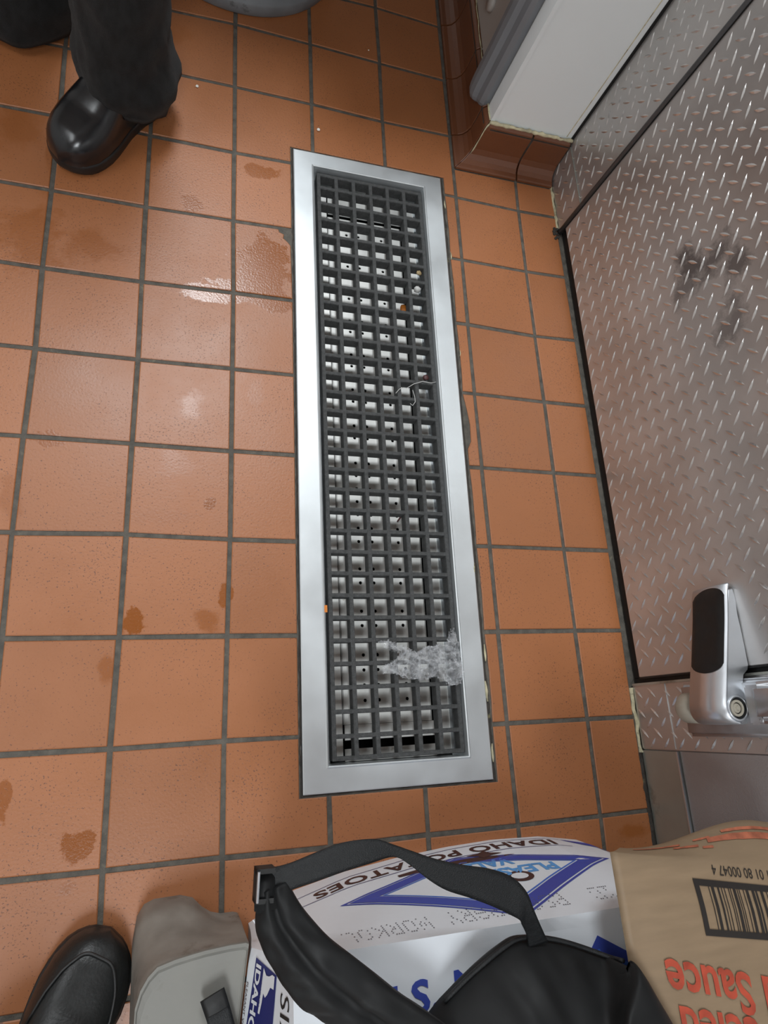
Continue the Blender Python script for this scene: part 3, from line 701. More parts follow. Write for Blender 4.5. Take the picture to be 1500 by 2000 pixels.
# face of the lever: follows the front edge of the cheeks, wraps round the pivot end
front = [plan[0], plan[20].lerp(plan[0], .5), plan[20], plan[19], plan[18], plan[17], plan[16], plan[15], plan[14]]
front = [Vector((WX(plan[0].y) - .010, plan[0].y + .010, 0)), Vector((plan[0].x - .002, plan[0].y + .003, 0))] + front[1:]
bm = bmesh.new()
fpts = []
for a, b in zip(front, front[1:]):
    for k in range(3): fpts.append(a.lerp(b, k / 3))
fpts.append(front[-1])
for _ in range(2): fpts = [fpts[0]] + [(fpts[k - 1] + fpts[k] * 2 + fpts[k + 1]) / 4 for k in range(1, len(fpts) - 1)] + [fpts[-1]]
def off(k, d):
    a = fpts[max(0, k - 1)]; b = fpts[min(len(fpts) - 1, k + 1)]; t = (b - a); t.z = 0; t.normalize(); n = Vector((t.y, -t.x, 0))
    if n.x > 0 and abs(t.y) > .5: n = -n
    return fpts[k] + n * d
rows = []
for k in range(len(fpts)):
    o_, i_ = off(k, .0012), off(k, -.0025)
    rows.append([bm.verts.new((p.x, p.y, z)) for p, z in ((i_, ZB), (o_, ZB - .0005), (o_ + (o_ - i_) * .25, (ZB + ZT) / 2), (o_, ZT + .0005), (i_, ZT))])
for a, b in zip(rows, rows[1:]):
    for q in range(5): bm.faces.new((a[q], a[(q + 1) % 5], b[(q + 1) % 5], b[q]))
bm.faces.new(rows[0]); bm.faces.new(rows[-1])
link('lever', bm, M['chrome'], hd, smooth=True, label='flat chrome lever face')
# grip pad
ya, yb_ = fpts[1].y, by(1350, 1322, 0).y
padk = [k for k in range(len(fpts)) if fpts[k].y <= plan[0].y + .012 and fpts[k].y >= -1.3745]
def front_at(y):
    for k in range(len(fpts) - 1):
        a, b = fpts[k], fpts[k + 1]
        if (a.y - y) * (b.y - y) <= 0 and abs(a.y - b.y) > 1e-6: return a.lerp(b, (y - a.y) / (b.y - a.y)).x
    return fpts[1].x
bm = bmesh.new()
def pad(u, v):
    zc = (ZT + ZB) / 2; h = (ZT - ZB) / 2 - .003
    z = zc + h * (u * 2 - 1); cur = 1 - math.sqrt(max(0, 1 - (u * 2 - 1) ** 2 * .96))
    y0_ = plan[0].y + .008 - .020 * cur; y1_ = -1.3745 + .016 * cur
    y = lerp(y0_, y1_, v)
    hb = .0050 * min(1, 6 * min(u, 1 - u) + .3, 10 * min(v, 1 - v) + .3)
    return Vector((front_at(min(y, plan[0].y + .001)) - .0012 - hb + (.003 * max(0, y - plan[0].y) / .01), y, z))
grid(bm, pad, 14, 24)
link('grip_pad', bm, M['black'], hd, smooth=True, label='black grip pad with curved ends')
# pivot bolt
pc = bz(1441, 1383, ZT)
bm = bmesh.new()
def annulus(bm, c, r0, r1, z0, z1, n=28):
    A = [[bm.verts.new((c.x + math.cos(2 * math.pi * k / n) * r, c.y + math.sin(2 * math.pi * k / n) * r, z)) for k in range(n)] for r, z in ((r1, z0), (r1, z1), (r0, z1), (r0, z0))]
    for a, b in zip(A, A[1:]):
        for k in range(n): bm.faces.new((a[k], a[(k + 1) % n], b[(k + 1) % n], b[k]))
annulus(bm, pc, .0155, .0185, ZT, ZT + .0022); link('pivot_rim', bm, M['chrome'], hd, smooth=True)
bm = bmesh.new(); cyl(bm, (pc.x, pc.y, ZT + .0001), (0, 0, 1), .0155, .0155, .0004, 28); link('pivot_recess', bm, M['void'], hd)
bm = bmesh.new(); annulus(bm, pc + Vector((-.003, 0, 0)), .0085, .0118, ZT, ZT + .0028); cyl(bm, (pc.x - .003, pc.y, ZT), (0, 0, 1), .0078, .006, .0022, 24); cyl(bm, (pc.x - .003, pc.y, ZT + .002), (0, 0, 1), .004, .003, .002, 6)
link('pivot_bolt', bm, M['bumper'], hd, smooth=False, label='round bolt head with ring washer')
# latch body on the frame
bm = bmesh.new()
wbox(bm, -1.470, -1.386, .150, .420, .0030, .024)
bmesh.ops.bevel(bm, geom=bm.edges[:], offset=.006, segments=3, affect='EDGES'); link('latch_body', bm, M['chrome_dark'], hd, smooth=True)
bm = bmesh.new(); wbox(bm, -1.452, -1.396, .292, .420, .022, .030); bmesh.ops.bevel(bm, geom=bm.edges[:], offset=.003, segments=2, affect='EDGES'); link('cover_plate', bm, M['chrome_dark'], hd)
bm = bmesh.new(); wbox(bm, -1.450, -1.392, .318, .420, .029, .046); bmesh.ops.bevel(bm, geom=bm.edges[:], offset=.010, segments=4, affect='EDGES'); link('cylinder_housing', bm, M['chrome'], hd, smooth=True)
for (px, py) in ((1474, 1352), (1487, 1405)):
    c = bx(px, py, WX(-1.42) - .030); bm = bmesh.new(); cyl(bm, (c.x, c.y, c.z), (-1, 0, 0), .0062, .0046, .0020, 16)
    for s in (0, 1):
        a = Vector((c.x - .0023, c.y, c.z)); box(bm, (a.x - .0004, a.y - (.003 if s else .0006), a.z - (.0006 if s else .003)), (a.x + .0002, a.y + (.003 if s else .0006), a.z + (.0006 if s else .003)))
    link('screw', bm, M['chrome_dark'], hd)
bm = bmesh.new(); tube(bm, [WP(-1.425, z, .028) for z in (.160, .162, .168, .212)], [.014, .020, .024, .025], 20); link('bumper', bm, M['bumper'], hd, smooth=True, label='pale rubber bumper')
bm = bmesh.new(); tube(bm, [WP(-1.425, z, .030) for z in (.2085, .2100, ZT - .004)], [.022, .026, .026], 24); link('barrel', bm, M['chrome_dark'], hd, smooth=True)

# ================================================================== GREY BIN
bc = Vector((-0.0002, 0.2627, 0))
bm = bmesh.new()
prof = [(0, .012), (.19, .012), (.200, .002), (.2180, 0.0), (.2215, .004), (.2225, .024), (.2200, .030), (.2120, .034), (.2110, .040), (.2150, .050), (.226, .30), (.236, .58), (.244, .60), (.250, .605), (.250, .63), (.243, .635), (.232, .62), (.205, .05), (0, .045)]
nn_ = 72
rows = [[bm.verts.new((bc.x + math.cos(2 * math.pi * k / nn_) * max(r_, .0005), bc.y + math.sin(2 * math.pi * k / nn_) * max(r_, .0005), z)) for k in range(nn_)] for r_, z in prof]
for a, b in zip(rows, rows[1:]):
    for k in range(nn_): bm.faces.new((a[k], a[(k + 1) % nn_], b[(k + 1) % nn_], b[k]))
o = link('waste_bin', bm, M['can'], smooth=True, label='round dull grey bin with a ridged foot at the top edge', cat='waste bin')

# ================================================================== SHOES AND LEGS
def shoe(toe, heel, width, m_up, parent, sole_h=.024, h_toe=.050, h_in=.085, clog=True):
    toe = Vector((toe[0], toe[1], 0)); heel = Vector((heel[0], heel[1], 0)); ax = heel - toe; L_ = ax.length; ax.normalize(); sd = Vector((-ax.y, ax.x, 0))
    W = [(0, .0), (.015, .30), (.05, .58), (.10, .78), (.18, .94), (.28, 1.0), (.40, .96), (.55, .80), (.70, .70), (.85, .70), (.93, .60), (.98, .36), (1, .0)]
    bend = lambda s: .010 * math.sin(math.pi * s)
    def hw(s): return interp(W, s) * width / 2
    def P_(s, a, z, k=1.0): 
        return toe + ax * (s * L_) + sd * (a * hw(s) * k + bend(s)) + Vector((0, 0, z))
    S = [0, .006, .02, .04, .07, .11, .16, .22, .29, .37, .46, .55, .64, .73, .82, .89, .94, .975, .994, 1]
    # sole
    bm = bmesh.new()
    out = [P_(s, 1, 0) for s in S] + [P_(s, -1, 0) for s in reversed(S[1:-1])]
    cen = sum(out, Vector()) / len(out)
    def rg(k, z): return [bm.verts.new(cen + (p - cen) * k + Vector((0, 0, z + .006 * max(0, 1 - ((p - toe).dot(ax)) / (L_ * .22)) ** 2))) for p in out]
    R_ = [rg(.95, .0005), rg(.985, .003), rg(1.0, .009), rg(1.0, sole_h - .006), rg(.985, sole_h - .001), rg(.955, sole_h)]
    for a, b in zip(R_, R_[1:]):
        for k in range(len(out)): bm.faces.new((a[k], a[(k + 1) % len(out)], b[(k + 1) % len(out)], b[k]))
    bm.faces.new(R_[0]); bm.faces.new(R_[-1])
    link('sole', bm, M['sole'], parent, smooth=True)
    H = [(0, .010), (.02, .024), (.06, .036), (.12, .046), (.20, .052), (.30, .058), (.40, .070), (.50, .084), (.62, .088), (.80, .088), (.92, .084), (1.0, .060)]
    bm = bmesh.new()
    def up(u, v):
        s = lerp(.0, 1.0, v); th = math.pi * u
        ca, sa = math.cos(th), math.sin(th)
        a = math.copysign(abs(ca) ** .62, ca) * .955
        h = interp(H, s) * h_toe / .050
        z = sole_h - .004 + h * max(0, sa) ** .80
        wr = .0018 * math.exp(-((s - .40) / .07) ** 2) * math.sin(s * 260 + 5 * (u - .5)) * max(0, sa)
        return P_(s, a, z + wr + .006 * max(0, 1 - s / .22) ** 2)
    grid(bm, up, 28, 44)
    link('shoe_upper', bm, m_up, parent, smooth=True)
    return P_, L_
p1 = empty('person', label='person standing in black trousers and a shiny black shoe beside the far left tiles', cat='person')
def trouser(name, cx, cy, rx, ry, z0, z1, m, parent, seed=0, hem_drop=.02, fold=1.0, top=(0, 0), th=.004, blend=.5):
    bm = bmesh.new(); nu, nv = 64, 60
    def f(u, v):
        a = 2 * math.pi * u; z = lerp(z0, z1, v)
        b = 1.0 + .035 * fold * math.exp(-v * 9) * math.sin(a * 2 + 1)
        w_ = noise.noise(Vector((math.cos(a) * 1.6 + seed, math.sin(a) * 1.6, z * 12))) * .009 * fold * math.exp(-v * 1.6)
        w2 = noise.noise(Vector((math.cos(a + z * 5) * 3 + seed, math.sin(a + z * 5) * 3, z * 26))) * .005 * fold * math.exp(-v * 1.2)
        bulge = .006 * fold * math.exp(-((z - z0 - .055) / .03) ** 2) * (1 + math.sin(a + 1.0))
        r1, r2 = rx * b + w_ + w2 + bulge, ry * b + w_ + w2 + bulge
        zz_ = z + (hem_drop * math.cos(a - 1.1) if True else 0) * (1 - v) ** 6
        s = sm(v)
        return Vector((cx + top[0] * s + math.cos(a) * r1, cy + top[1] * s + math.sin(a) * r2, zz_))
    rows = grid(bm, f, nu, nv, closeu=True)
    # turned hem
    inn = [bm.verts.new(Vector((cx, cy, v.co.z + .002)) + (v.co - Vector((cx, cy, v.co.z))) * .955) for v in rows[0]]
    inn2 = [bm.verts.new(v.co + Vector((0, 0, .05))) for v in inn]
    for k in range(nu):
        bm.faces.new((rows[0][k], rows[0][(k + 1) % nu], inn[(k + 1) % nu], inn[k])); bm.faces.new((inn[k], inn[(k + 1) % nu], inn2[(k + 1) % nu], inn2[k]))
    bm.faces.new(rows[-1])
    return link(name, bm, m, parent, smooth=True)
trouser('trouser_leg', -0.206, -0.276, .078, .092, .044, .80, M['cloth'], p1, seed=3, hem_drop=-.018, top=(.00, .06), fold=1.7)
trouser('trouser_leg', -0.405, -0.092, .108, .105, .022, .80, M['cloth'], p1, seed=8, hem_drop=.004, top=(.02, .02))
shoe((-.308, -.440), (-.150, -.225), .120, M['leather'], p1, h_toe=.056)
shoe((-.60, -.10), (-.35, -.045), .105, M['leather'], p1, h_toe=.052)
# ankles: one continuous body inside the clothes
bm = bmesh.new()
tube(bm, [(-.185, -.25, .08), (-.19, -.25, .16), (-.19, -.24, .40), (-.18, -.22, .78)], [.036, .038, .055, .065], 16)
tube(bm, [(-.40, -.07, .08), (-.41, -.075, .16), (-.41, -.07, .40), (-.40, -.06, .78)], [.036, .038, .055, .065], 16)
tube(bm, [(-.18, -.22, .78), (-.29, -.14, .84), (-.40, -.06, .78)], [.065, .08, .065], 16)
link('body', bm, M['cloth'], p1, smooth=True)
bm = bmesh.new()
tube(bm, [(-.16, -.215, .76), (-.28, -.14, .82), (-.41, -.06, .76)], [.085, .13, .10], 24); link('trouser_seat', bm, M['cloth'], p1, smooth=True)

p2 = empty('person', label='person standing at lower left, seen as one scuffed black slip-on shoe', cat='person')
P_, L_ = shoe((-.149, -1.667), (-.289, -1.915), .119, M['matteleather'], p2, h_toe=.050)
bm = bmesh.new()   # apron seam
seam = []
for k in range(41):
    t = k / 40; a = lerp(-.98, .98, t); s = .085 + .34 * abs(a) ** 3.2
    th = math.acos(max(-1, min(1, a))); 
    z = .020 + interp([(0, .010), (.02, .024), (.06, .036), (.12, .046), (.20, .052), (.30, .058), (.40, .070), (.50, .084)], s) * max(0, math.sin(math.acos(max(-.999, min(.999, a * .80))))) ** .80
    aa = a * .80
    seam.append(P_(s, math.copysign(abs(aa) ** .62, aa) * .955, z + .0022 + .006 * max(0, 1 - s / .22) ** 2))
tube(bm, seam, .0022, 6); link('apron_seam', bm, M['sole'], p2, smooth=True)
# collar and ankle opening, trouser leg out of the frame
c = P_(.60, 0, .105)
bm = bmesh.new(); pts = [c + Vector((math.cos(a) * .040, math.sin(a) * .052, .0)) for a in [2 * math.pi * k / 24 for k in range(25)]]
tube(bm, pts, .007, 8, caps=False); link('collar', bm, M['matteleather'], p2, smooth=True)
tr = trouser('trouser_leg', c.x - .01, c.y - .02, .068, .075, .115, .62, M['cloth'], p2, seed=5, hem_drop=.0, top=(-.05, -.22))
bm = bmesh.new(); tube(bm, [c + Vector((0, 0, -.02)), c + Vector((-.005, -.02, .06)), c + Vector((-.02, -.09, .25)), c + Vector((-.05, -.2, .48))], [.036, .040, .050, .055], 14); link('body', bm, M['cloth'], p2, smooth=True)
bm = bmesh.new()   # punched holes across the vamp
for k in range(11):
    for q in range(2):
        a = lerp(-.34, .34, k / 10); s = .40 + .02 * q + .03 * (1 - (a / .34) ** 2) * -1
        zq = .020 + interp([(.30, .058), (.40, .070), (.50, .084)], s) * max(0, math.sin(math.acos(a))) ** .8
        p = P_(s, math.copysign(abs(a) ** .62, a) * .955 if a else 0, zq + .0008); bmesh.ops.create_icosphere(bm, subdivisions=1, radius=.0012, matrix=Matrix.Translation(p))
link('punched_hole', bm, M['void'], p2, kind='stuff')

# ================================================================== GREY PLATFORM
pf = empty('platform', label='low scuffed grey plastic platform beside the white carton', cat='platform')
base = [(-.119, -2.05), (-.120, -1.76), (-.121, -1.69), (-.117, -1.662), (-.108, -1.648), (-.095, -1.643), (-.060, -1.642), (-.043, -1.647), (-.030, -1.660), (-.018, -1.668), (-.004, -1.672), (.014, -1.672), (.0205, -1.674), (.0085, -1.757), (.0000, -2.05)]
rim = [(-.114, -2.05), (-.114, -1.76), (-.113, -1.722), (-.108, -1.705), (-.100, -1.692), (-.090, -1.683), (-.070, -1.678), (-.050, -1.675), (-.035, -1.673), (-.020, -1.672), (-.005, -1.671), (.014, -1.671), (.0175, -1.673), (.0065, -1.757), (-.0015, -2.05)]
bm = bmesh.new(); nb = len(base); rows = []
for k, (t, z) in enumerate(((0, 0), (.0, .030), (.10, .055), (.45, .085), (.85, .130), (.97, .1545), (1.0, .158))):
    rows.append([bm.verts.new((lerp(b[0], r_[0], t), lerp(b[1], r_[1], t), z)) for b, r_ in zip(base, rim)])
for a, b in zip(rows, rows[1:]):
    for k in range(nb): bm.faces.new((a[k], a[(k + 1) % nb], b[(k + 1) % nb], b[k]))
bmesh.ops.subdivide_edges(bm, edges=bm.edges[:], cuts=1, use_grid_fill=True)
link('skirt', bm, M['platform_side'], pf, smooth=True, label='brownish scuffed side skirt with a rounded corner foot')
bm = bmesh.new()
cen = Vector((-.045, -1.86))
def rr2(k, z): return [bm.verts.new((cen.x + (x - cen.x) * k, cen.y + (y - cen.y) * k, z)) for x, y in rim]
R_ = [rr2(1.0, .1575), rr2(.995, .1605), rr2(.975, .1610), rr2(.955, .1580), rr2(.90, .1570)]
for a, b in zip(R_, R_[1:]):
    for k in range(nb): bm.faces.new((a[k], a[(k + 1) % nb], b[(k + 1) % nb], b[k]))
bm.faces.new(R_[-1])
link('deck', bm, M['platform'], pf, smooth=False, label='paler grey deck with a raised lip')

# ================================================================== WHITE POTATO CARTON
wc = empty('potato_carton', label='white potato carton with blue and brown print under the black bag', cat='carton')
YB = [(.030, -1.692), (.043, -1.687), (.095, -1.656), (.18, -1.638), (.267, -1.627), (.35, -1.620), (.432, -1.617), (.52, -1.620), (.591, -1.632), (.62, -1.645)]
ZH = .28
def face_y(x, z):
    t = max(0, min(1, z / ZH)); yb2 = interp(YB, x); yt = -1.662
    return yb2 + (yt - yb2) * (t ** 1.35)
def left_x(y, z):
    xm = interp([(-2.05, .000), (-1.757, .008), (-1.66, .0205)], y)
    return lerp(.036, xm, (z / .158) ** 1.5) if z < .158 else lerp(xm, .050, ((z - .158) / (ZH - .158)))
X1 = .620; Y1 = -2.02
def corner_x(z): return left_x(-1.665, z)
def top_z(x, y):
    d = max(0, min(x - .05, X1 - x, -1.662 - y))
    s = .006 * math.exp(-((x - .33) / .05) ** 2 - ((y + 1.71) / .05) ** 2)
    return ZH + .004 * sm(min(1, d / .1)) - s
bm = bmesh.new()
grid(bm, lambda u, v: (lambda z: (lambda x: Vector((x, face_y(x, z), z)))(lerp(corner_x(z), X1, u)))(ZH * v), 40, 14)
grid(bm, lambda u, v: (lambda z, y: Vector((left_x(y, z) if u < 1 else corner_x(z), y, z)))(ZH * v, lerp(Y1, face_y(corner_x(ZH * v), ZH * v), u)), 20, 14)
grid(bm, lambda u, v: (lambda x: Vector((x if u > 0 else corner_x(ZH), lerp(face_y(x, ZH), Y1, v), top_z(x, lerp(face_y(x, ZH), Y1, v)) if 0 < u < 1 and 0 < v < 1 else ZH)))(lerp(corner_x(ZH), X1, u)), 40, 24)
grid(bm, lambda u, v: Vector((X1, lerp(face_y(X1, ZH * v), Y1, u), ZH * v)), 6, 14)
grid(bm, lambda u, v: Vector((lerp(left_x(Y1, ZH * v), X1, u), Y1, ZH * v)), 6, 14)
bmesh.ops.remove_doubles(bm, verts=bm.verts[:], dist=2e-4)
link('carton_body', bm, M['carton_white'], wc, smooth=False)
E_ = .0007
def onfront(s, t): # s: +x world, t: z
    return Vector((s, face_y(s, t) + E_, t + 0))
def front_hit(px, py):
    Y = -1.635
    for _ in range(6):
        p = by(px, py, Y); Y = face_y(p.x, max(0, p.z))
    return p.x, p.z
def ftext(name, s, size, x0, z0, m, **kw):
    zf = kw.pop('zf', None)
    return text(name, s, size, lambda a, b: onfront(x0 - a, (zf(x0 - a) if zf else z0) + b), m, wc, **kw)
# band with IDAHO POTATOES along the lower edge
def bandz(x): return interp([(.05, .055), (.09, .030), (.15, .022), (.27, .020), (.45, .016), (.52, .018), (.60, .022)], x)
xr, zr = front_hit(1088, 1652); xl, zl = front_hit(590, 1750)
BASEZ = [(.06, .075), (.10, .056), (.16, .040), (.27, .028), (.38, .022), (.47, .020), (.53, .024), (.60, .030)]
def bl(x): return interp(BASEZ, x)
txt = ftext('lettering', 'IDAHO POTATOES', .038, .527, 0, M['brown'], zf=lambda x: bl(x) + .004, spacing=1.06, sx=1.21, subdiv=.012, offset=.0009)
for dz, hh in ((-.006, .0016), (.036, .0016)):
    bm = bmesh.new(); n = 40
    rr3 = [[bm.verts.new(onfront(lerp(.075, .545, k / n), bl(lerp(.075, .545, k / n)) + dz + h_)) for k in range(n + 1)] for h_ in (0, hh)]
    for k in range(n): bm.faces.new((rr3[0][k], rr3[0][k + 1], rr3[1][k + 1], rr3[1][k]))
    link('border_line', bm, M['navy'], wc)
# blue diamond: nested outlines
Lp, Rp = front_hit(664, 1771), front_hit(1190, 1677)
Bp, Tp = (.345, .268), (.335, .060)
def quad_scale(k):
    c = ((Lp[0] + Rp[0] + Bp[0] + Tp[0]) / 4, (Lp[1] + Rp[1] + Bp[1] + Tp[1]) / 4)
    return [(c[0] + (p[0] - c[0]) * k, c[1] + (p[1] - c[1]) * k) for p in (Lp, Bp, Rp, Tp)]
def ringpoly(bm, k0, k1, e):
    A, B = quad_scale(k0), quad_scale(k1)
    for q in range(4):
        a, b, c_, d = A[q], A[(q + 1) % 4], B[(q + 1) % 4], B[q]; n = 18
        rw = [[bm.verts.new(onfront(lerp(u_[0], v_[0], k / n), lerp(u_[1], v_[1], k / n)) + Vector((0, e, 0))) for k in range(n + 1)] for u_, v_ in ((a, b), (d, c_))]
        for k in range(n): bm.faces.new((rw[0][k], rw[0][k + 1], rw[1][k + 1], rw[1][k]))
for k0, k1, mm_, nm in ((1.0, .965, 'blue', 'diamond_outline'), (.94, .74, 'blue', 'diamond_band'), (.72, .695, 'midblue', 'diamond_outline')):
    bm = bmesh.new(); ringpoly(bm, k0, k1, 0); link(nm, bm, M[mm_], wc)
ftext('lettering', 'PLEASANT', .036, .468, .128, M['lightblue'], spacing=1.0, sx=1.0, subdiv=.012, offset=.0012)
ftext('lettering', 'VALLEY', .034, .410, .094, M['lightblue'], spacing=1.0, sx=1.0, subdiv=.012, offset=.0012)
bm = bmesh.new()
flat_poly(bm, [(.43, .083), (.38, .074), (.30, .072), (.24, .080), (.24, .088), (.30, .090), (.38, .090)], onfront); link('banner', bm, M['brown'], wc)
bm = bmesh.new(); cxs, czs = .385, .068
flat_poly(bm, [(cxs + (.030 if k % 2 == 0 else .014) * math.cos(math.pi * k / 4 + .2), czs + (.016 if k % 2 == 0 else .008) * math.sin(math.pi * k / 4 + .2)) for k in range(8)], lambda a, b: onfront(a, b) + Vector((0, .0004, 0))); link('emblem', bm, M['brown'], wc)
ec = front_hit(1016, 1716)
bm = bmesh.new(); flat_poly(bm, [(ec[0] + .021 * math.cos(k * math.pi / 10), ec[1] + .017 * math.sin(k * math.pi / 10)) for k in range(20)], onfront); link('emblem', bm, M['brown'], wc)
bm = bmesh.new(); flat_poly(bm, [(ec[0] + .013 * math.cos(k * math.pi / 6), ec[1] + .010 * math.sin(k * math.pi / 6)) for k in range(12)], lambda a, b: onfront(a, b) + Vector((0, .0004, 0))); link('emblem', bm, M['paper'], wc)
# blue wedge in the lower right corner of the face
bm = bmesh.new(); flat_poly(bm, [(.545, .020), (.612, .038), (.612, .075), (.575, .048)], onfront); link('corner_stripe', bm, M['blue'], wc)
# ink-jet dot code, built from dots
FONT5 = {'L': '10000 10000 10000 10000 10000 10000 11111', 'O': '01110 10001 10001 10001 10001 10001 01110', 'N': '10001 11001 10101 10101 10011 10001 10001', 'D': '11110 10001 10001 10001 10001 10001 11110', 'K': '10001 10010 10100 11000 10100 10010 10001',
         'R': '11110 10001 10001 11110 10100 10010 10001', 'W': '10001 10001 10001 10101 10101 11011 10001', 'M': '10001 11011 10101 10101 10001 10001 10001', 'I': '11111 00100 00100 00100 00100 00100 11111', 'A': '01110 10001 10001 11111 10001 10001 10001', 'S': '01111 10000 10000 01110 00001 00001 11110', 'Y': '10001 10001 01010 00100 00100 00100 00100', 'P': '11110 10001 10001 11110 10000 10000 10000', ' ': '00000 ' * 7}
bm = bmesh.new(); x = .490
for ch in 'ID  RSA MPARY NORKOL':
    rws = FONT5[ch].split()
    for r_i, row in enumerate(rws[:7]):
        for c_i, b in enumerate(row):
            if b == '1' and random.random() < .82:
                cx_ = x - c_i * .0030; cz_ = .262 - r_i * .0050 - (x - .1) * .02
                flat_poly(bm, [(cx_ - .0008, cz_ - .0010), (cx_ + .0008, cz_ - .0010), (cx_ + .0008, cz_ + .0010), (cx_ - .0008, cz_ + .0010)], onfront)
    x -= .0190
link('dot_code', bm, M['ink'], wc, kind='stuff')
# top: U.S. No. 1 and blue chevron
ontop = lambda x, y: Vector((x, y, top_z(x, y) + .0012))
text('lettering', 'U.S. No. 1', .044, lambda a, b: ontop(.134 + a, -1.7375 + b + a * .07), M['blue'], wc, spacing=1.06, sx=1.12, offset=.0012)
pk = bz(1165, 1826, ZH); 
def chev(k0, k1):
    dl, dr_ = Vector((-.085, -.100)), Vector((.110, -.062))
    a = Vector((pk.x, pk.y - k0)); b = Vector((pk.x, pk.y - k1))
    return [(a + dr_).to_tuple(), a.to_tuple(), (a + dl).to_tuple(), (b + dl).to_tuple(), b.to_tuple(), (b + dr_).to_tuple()]
for k0, k1, mm_ in ((0, .007, 'blue'), (.0125, .034, 'midblue')):
    bm = bmesh.new(); flat_poly(bm, chev(k0, k1), ontop, .02); link('chevron', bm, M[mm_], wc)
# left side: GROWN IN IDAHO badge
def onleft(a, b): return Vector((left_x(-a, b) - E_, -a, b))   # a = -y, b = z
bm = bmesh.new(); flat_poly(bm, [(1.683, .182), (1.86, .160), (1.86, .220), (1.688, .240)], onleft, .01); link('badge', bm, M['navy'], wc)
def onleft2(a, b): return onleft(a, b) + Vector((-.0006, 0, 0.0002))
bm = bmesh.new(); flat_poly(bm, [(1.688, .2065), (1.694, .2145), (1.693, .222), (1.6895, .230), (1.690, .236), (1.703, .2345), (1.703, .226), (1.712, .219), (1.716, .214), (1.713, .209), (1.722, .207), (1.735, .203), (1.735, .199)], onleft2, .01); link('state_shape', bm, M['paper'], wc)
text('lettering', 'IDAHO', .0185, lambda a, b: onleft2(1.687 + a, .1865 + b - a * .12), M['paper'], wc, sx=1.22, offset=.0006)
text('lettering', 'GROWN IN', .0062, lambda a, b: onleft(1.692 + a, .2025 + b - a * .12) + Vector((-.0012, 0, .0004)), M['navy'], wc, sx=1.1)
text('lettering', 'PLEASANT VALLEY', .0075, lambda a, b: onleft(1.712 + a, .1625 + b - a * .03), M['brown'], wc, sx=1.0)
text('lettering', 'SIZE', .030, lambda a, b: onleft(1.7000 + a, .2505 + b), M['blackink'], wc, sx=1.3)
# torn corner
bm = bmesh.new(); c = bz(494, 1797, .14); 
tube(bm, [c, c + Vector((.004, -.004, .004)), c + Vector((.006, -.012, .006))], [.0008, .002, .0006], 5); link('torn_corner', bm, M['carton_white'], wc)

# ================================================================== KRAFT CARTON
kc = empty('sauce_carton', label='brown kraft carton with red sauce lettering and a barcode', cat='carton')
KZ = .360
A = bz(1191, 1664, KZ); B = bz(1500, 1697, KZ)
e1 = (B - A); kl = e1.length; e1.normalize(); e2 = Vector((e1.y, -e1.x, 0))
if e2.y > 0: e2 = -e2
e2 = (bz(1224, 1860, KZ) - A).normalized()      # the crushed carton is slightly out of square
KW = .300; KLN = .36
def ktop(a, b): return A + e1 * a + e2 * b + Vector((0, 0, .006 * sm(min(1, min(a, KW - a, b, .2) / .08))))
# left edge as photographed: slight widening
def kleft(b): return 0.0
bm = bmesh.new()
def ktp(u, v):
    b = KLN * v; a = lerp(kleft(b), KW, u); p = A + e1 * a + e2 * b
    d = min(u, 1 - u) * KW; q = b
    return p + Vector((0, 0, .006 * sm(min(1, min(d, q) / .06)) - .0 ))
grid(bm, ktp, 24, 24)
def bul(u): return .003 + .055 * sm(min(1, u * 1.15)) 
def kfar(u, v):       # far side: bulges out, then tucks back under
    a = lerp(0, KW, u); top = A + e1 * a; z = lerp(KZ, .2865, v)
    o_ = bul(u) * math.sin(math.pi * min(1, v * 1.25)) ** .8 if v < .8 else 0
    tuck = -.055 * sm(v)
    p = top - e2 * (bul(u) * math.sin(math.pi * (v * .82 + .0)) + tuck * 1.0 * 0) + e2 * (.06 * sm((v - .5) * 2))
    p = p + e1 * (.070 * (1 - u) * v ** .8)
    # keep clear of the wall
    p.x = min(p.x, WX(p.y) - .008); return Vector((p.x, p.y, z))
def kleftf(u, v):
    b = KLN * u; z = lerp(KZ, .2865, v); p = A + e1 * kleft(b) + e2 * b
    p = p + e1 * (.070 * v ** .8) + e2 * (.06 * sm((v - .5) * 2) * (1 - u)); return Vector((p.x, p.y, z))
grid(bm, kfar, 24, 12); grid(bm, kleftf, 24, 12)
grid(bm, lambda u, v: (lambda p: Vector((min(p.x, WX(p.y) - .006), p.y, lerp(KZ, .2865, v))))(A + e1 * KW + e2 * (KLN * u)), 6, 4)
grid(bm, lambda u, v: (lambda p: Vector((min(p.x, WX(p.y) - .006), p.y, lerp(KZ, .2865, v))))(A + e1 * (KW * u) + e2 * KLN), 6, 4)
for v in bm.verts: v.co.x = min(v.co.x, WX(v.co.y) - .006)
bmesh.ops.remove_doubles(bm, verts=bm.verts[:], dist=3e-4)
link('carton_body', bm, M['kraft'], kc, smooth=True)
def khit(px, py):
    p = bz(px, py, KZ + .005) - A; p.z = 0; det = e1.x * e2.y - e1.y * e2.x; return (p.x * e2.y - p.y * e2.x) / det, (e1.x * p.y - e1.y * p.x) / det
def onk(a, b, e=.0012):
    d = min(a - kleft(b), KW - a, b); p = A + e1 * a + e2 * b
    return p + Vector((0, 0, .006 * sm(min(1, max(0, d) / .06)) + e))
fr_px = {'tl': khit(1355, 1716), 'bl': khit(1371, 1826), 'tr': khit(1500, 1736), 'br': khit(1500, 1848)}
a0, b0 = fr_px['tl']; b1 = fr_px['bl'][1]
bm = bmesh.new(); fw = .0072; a1 = a0 + .165
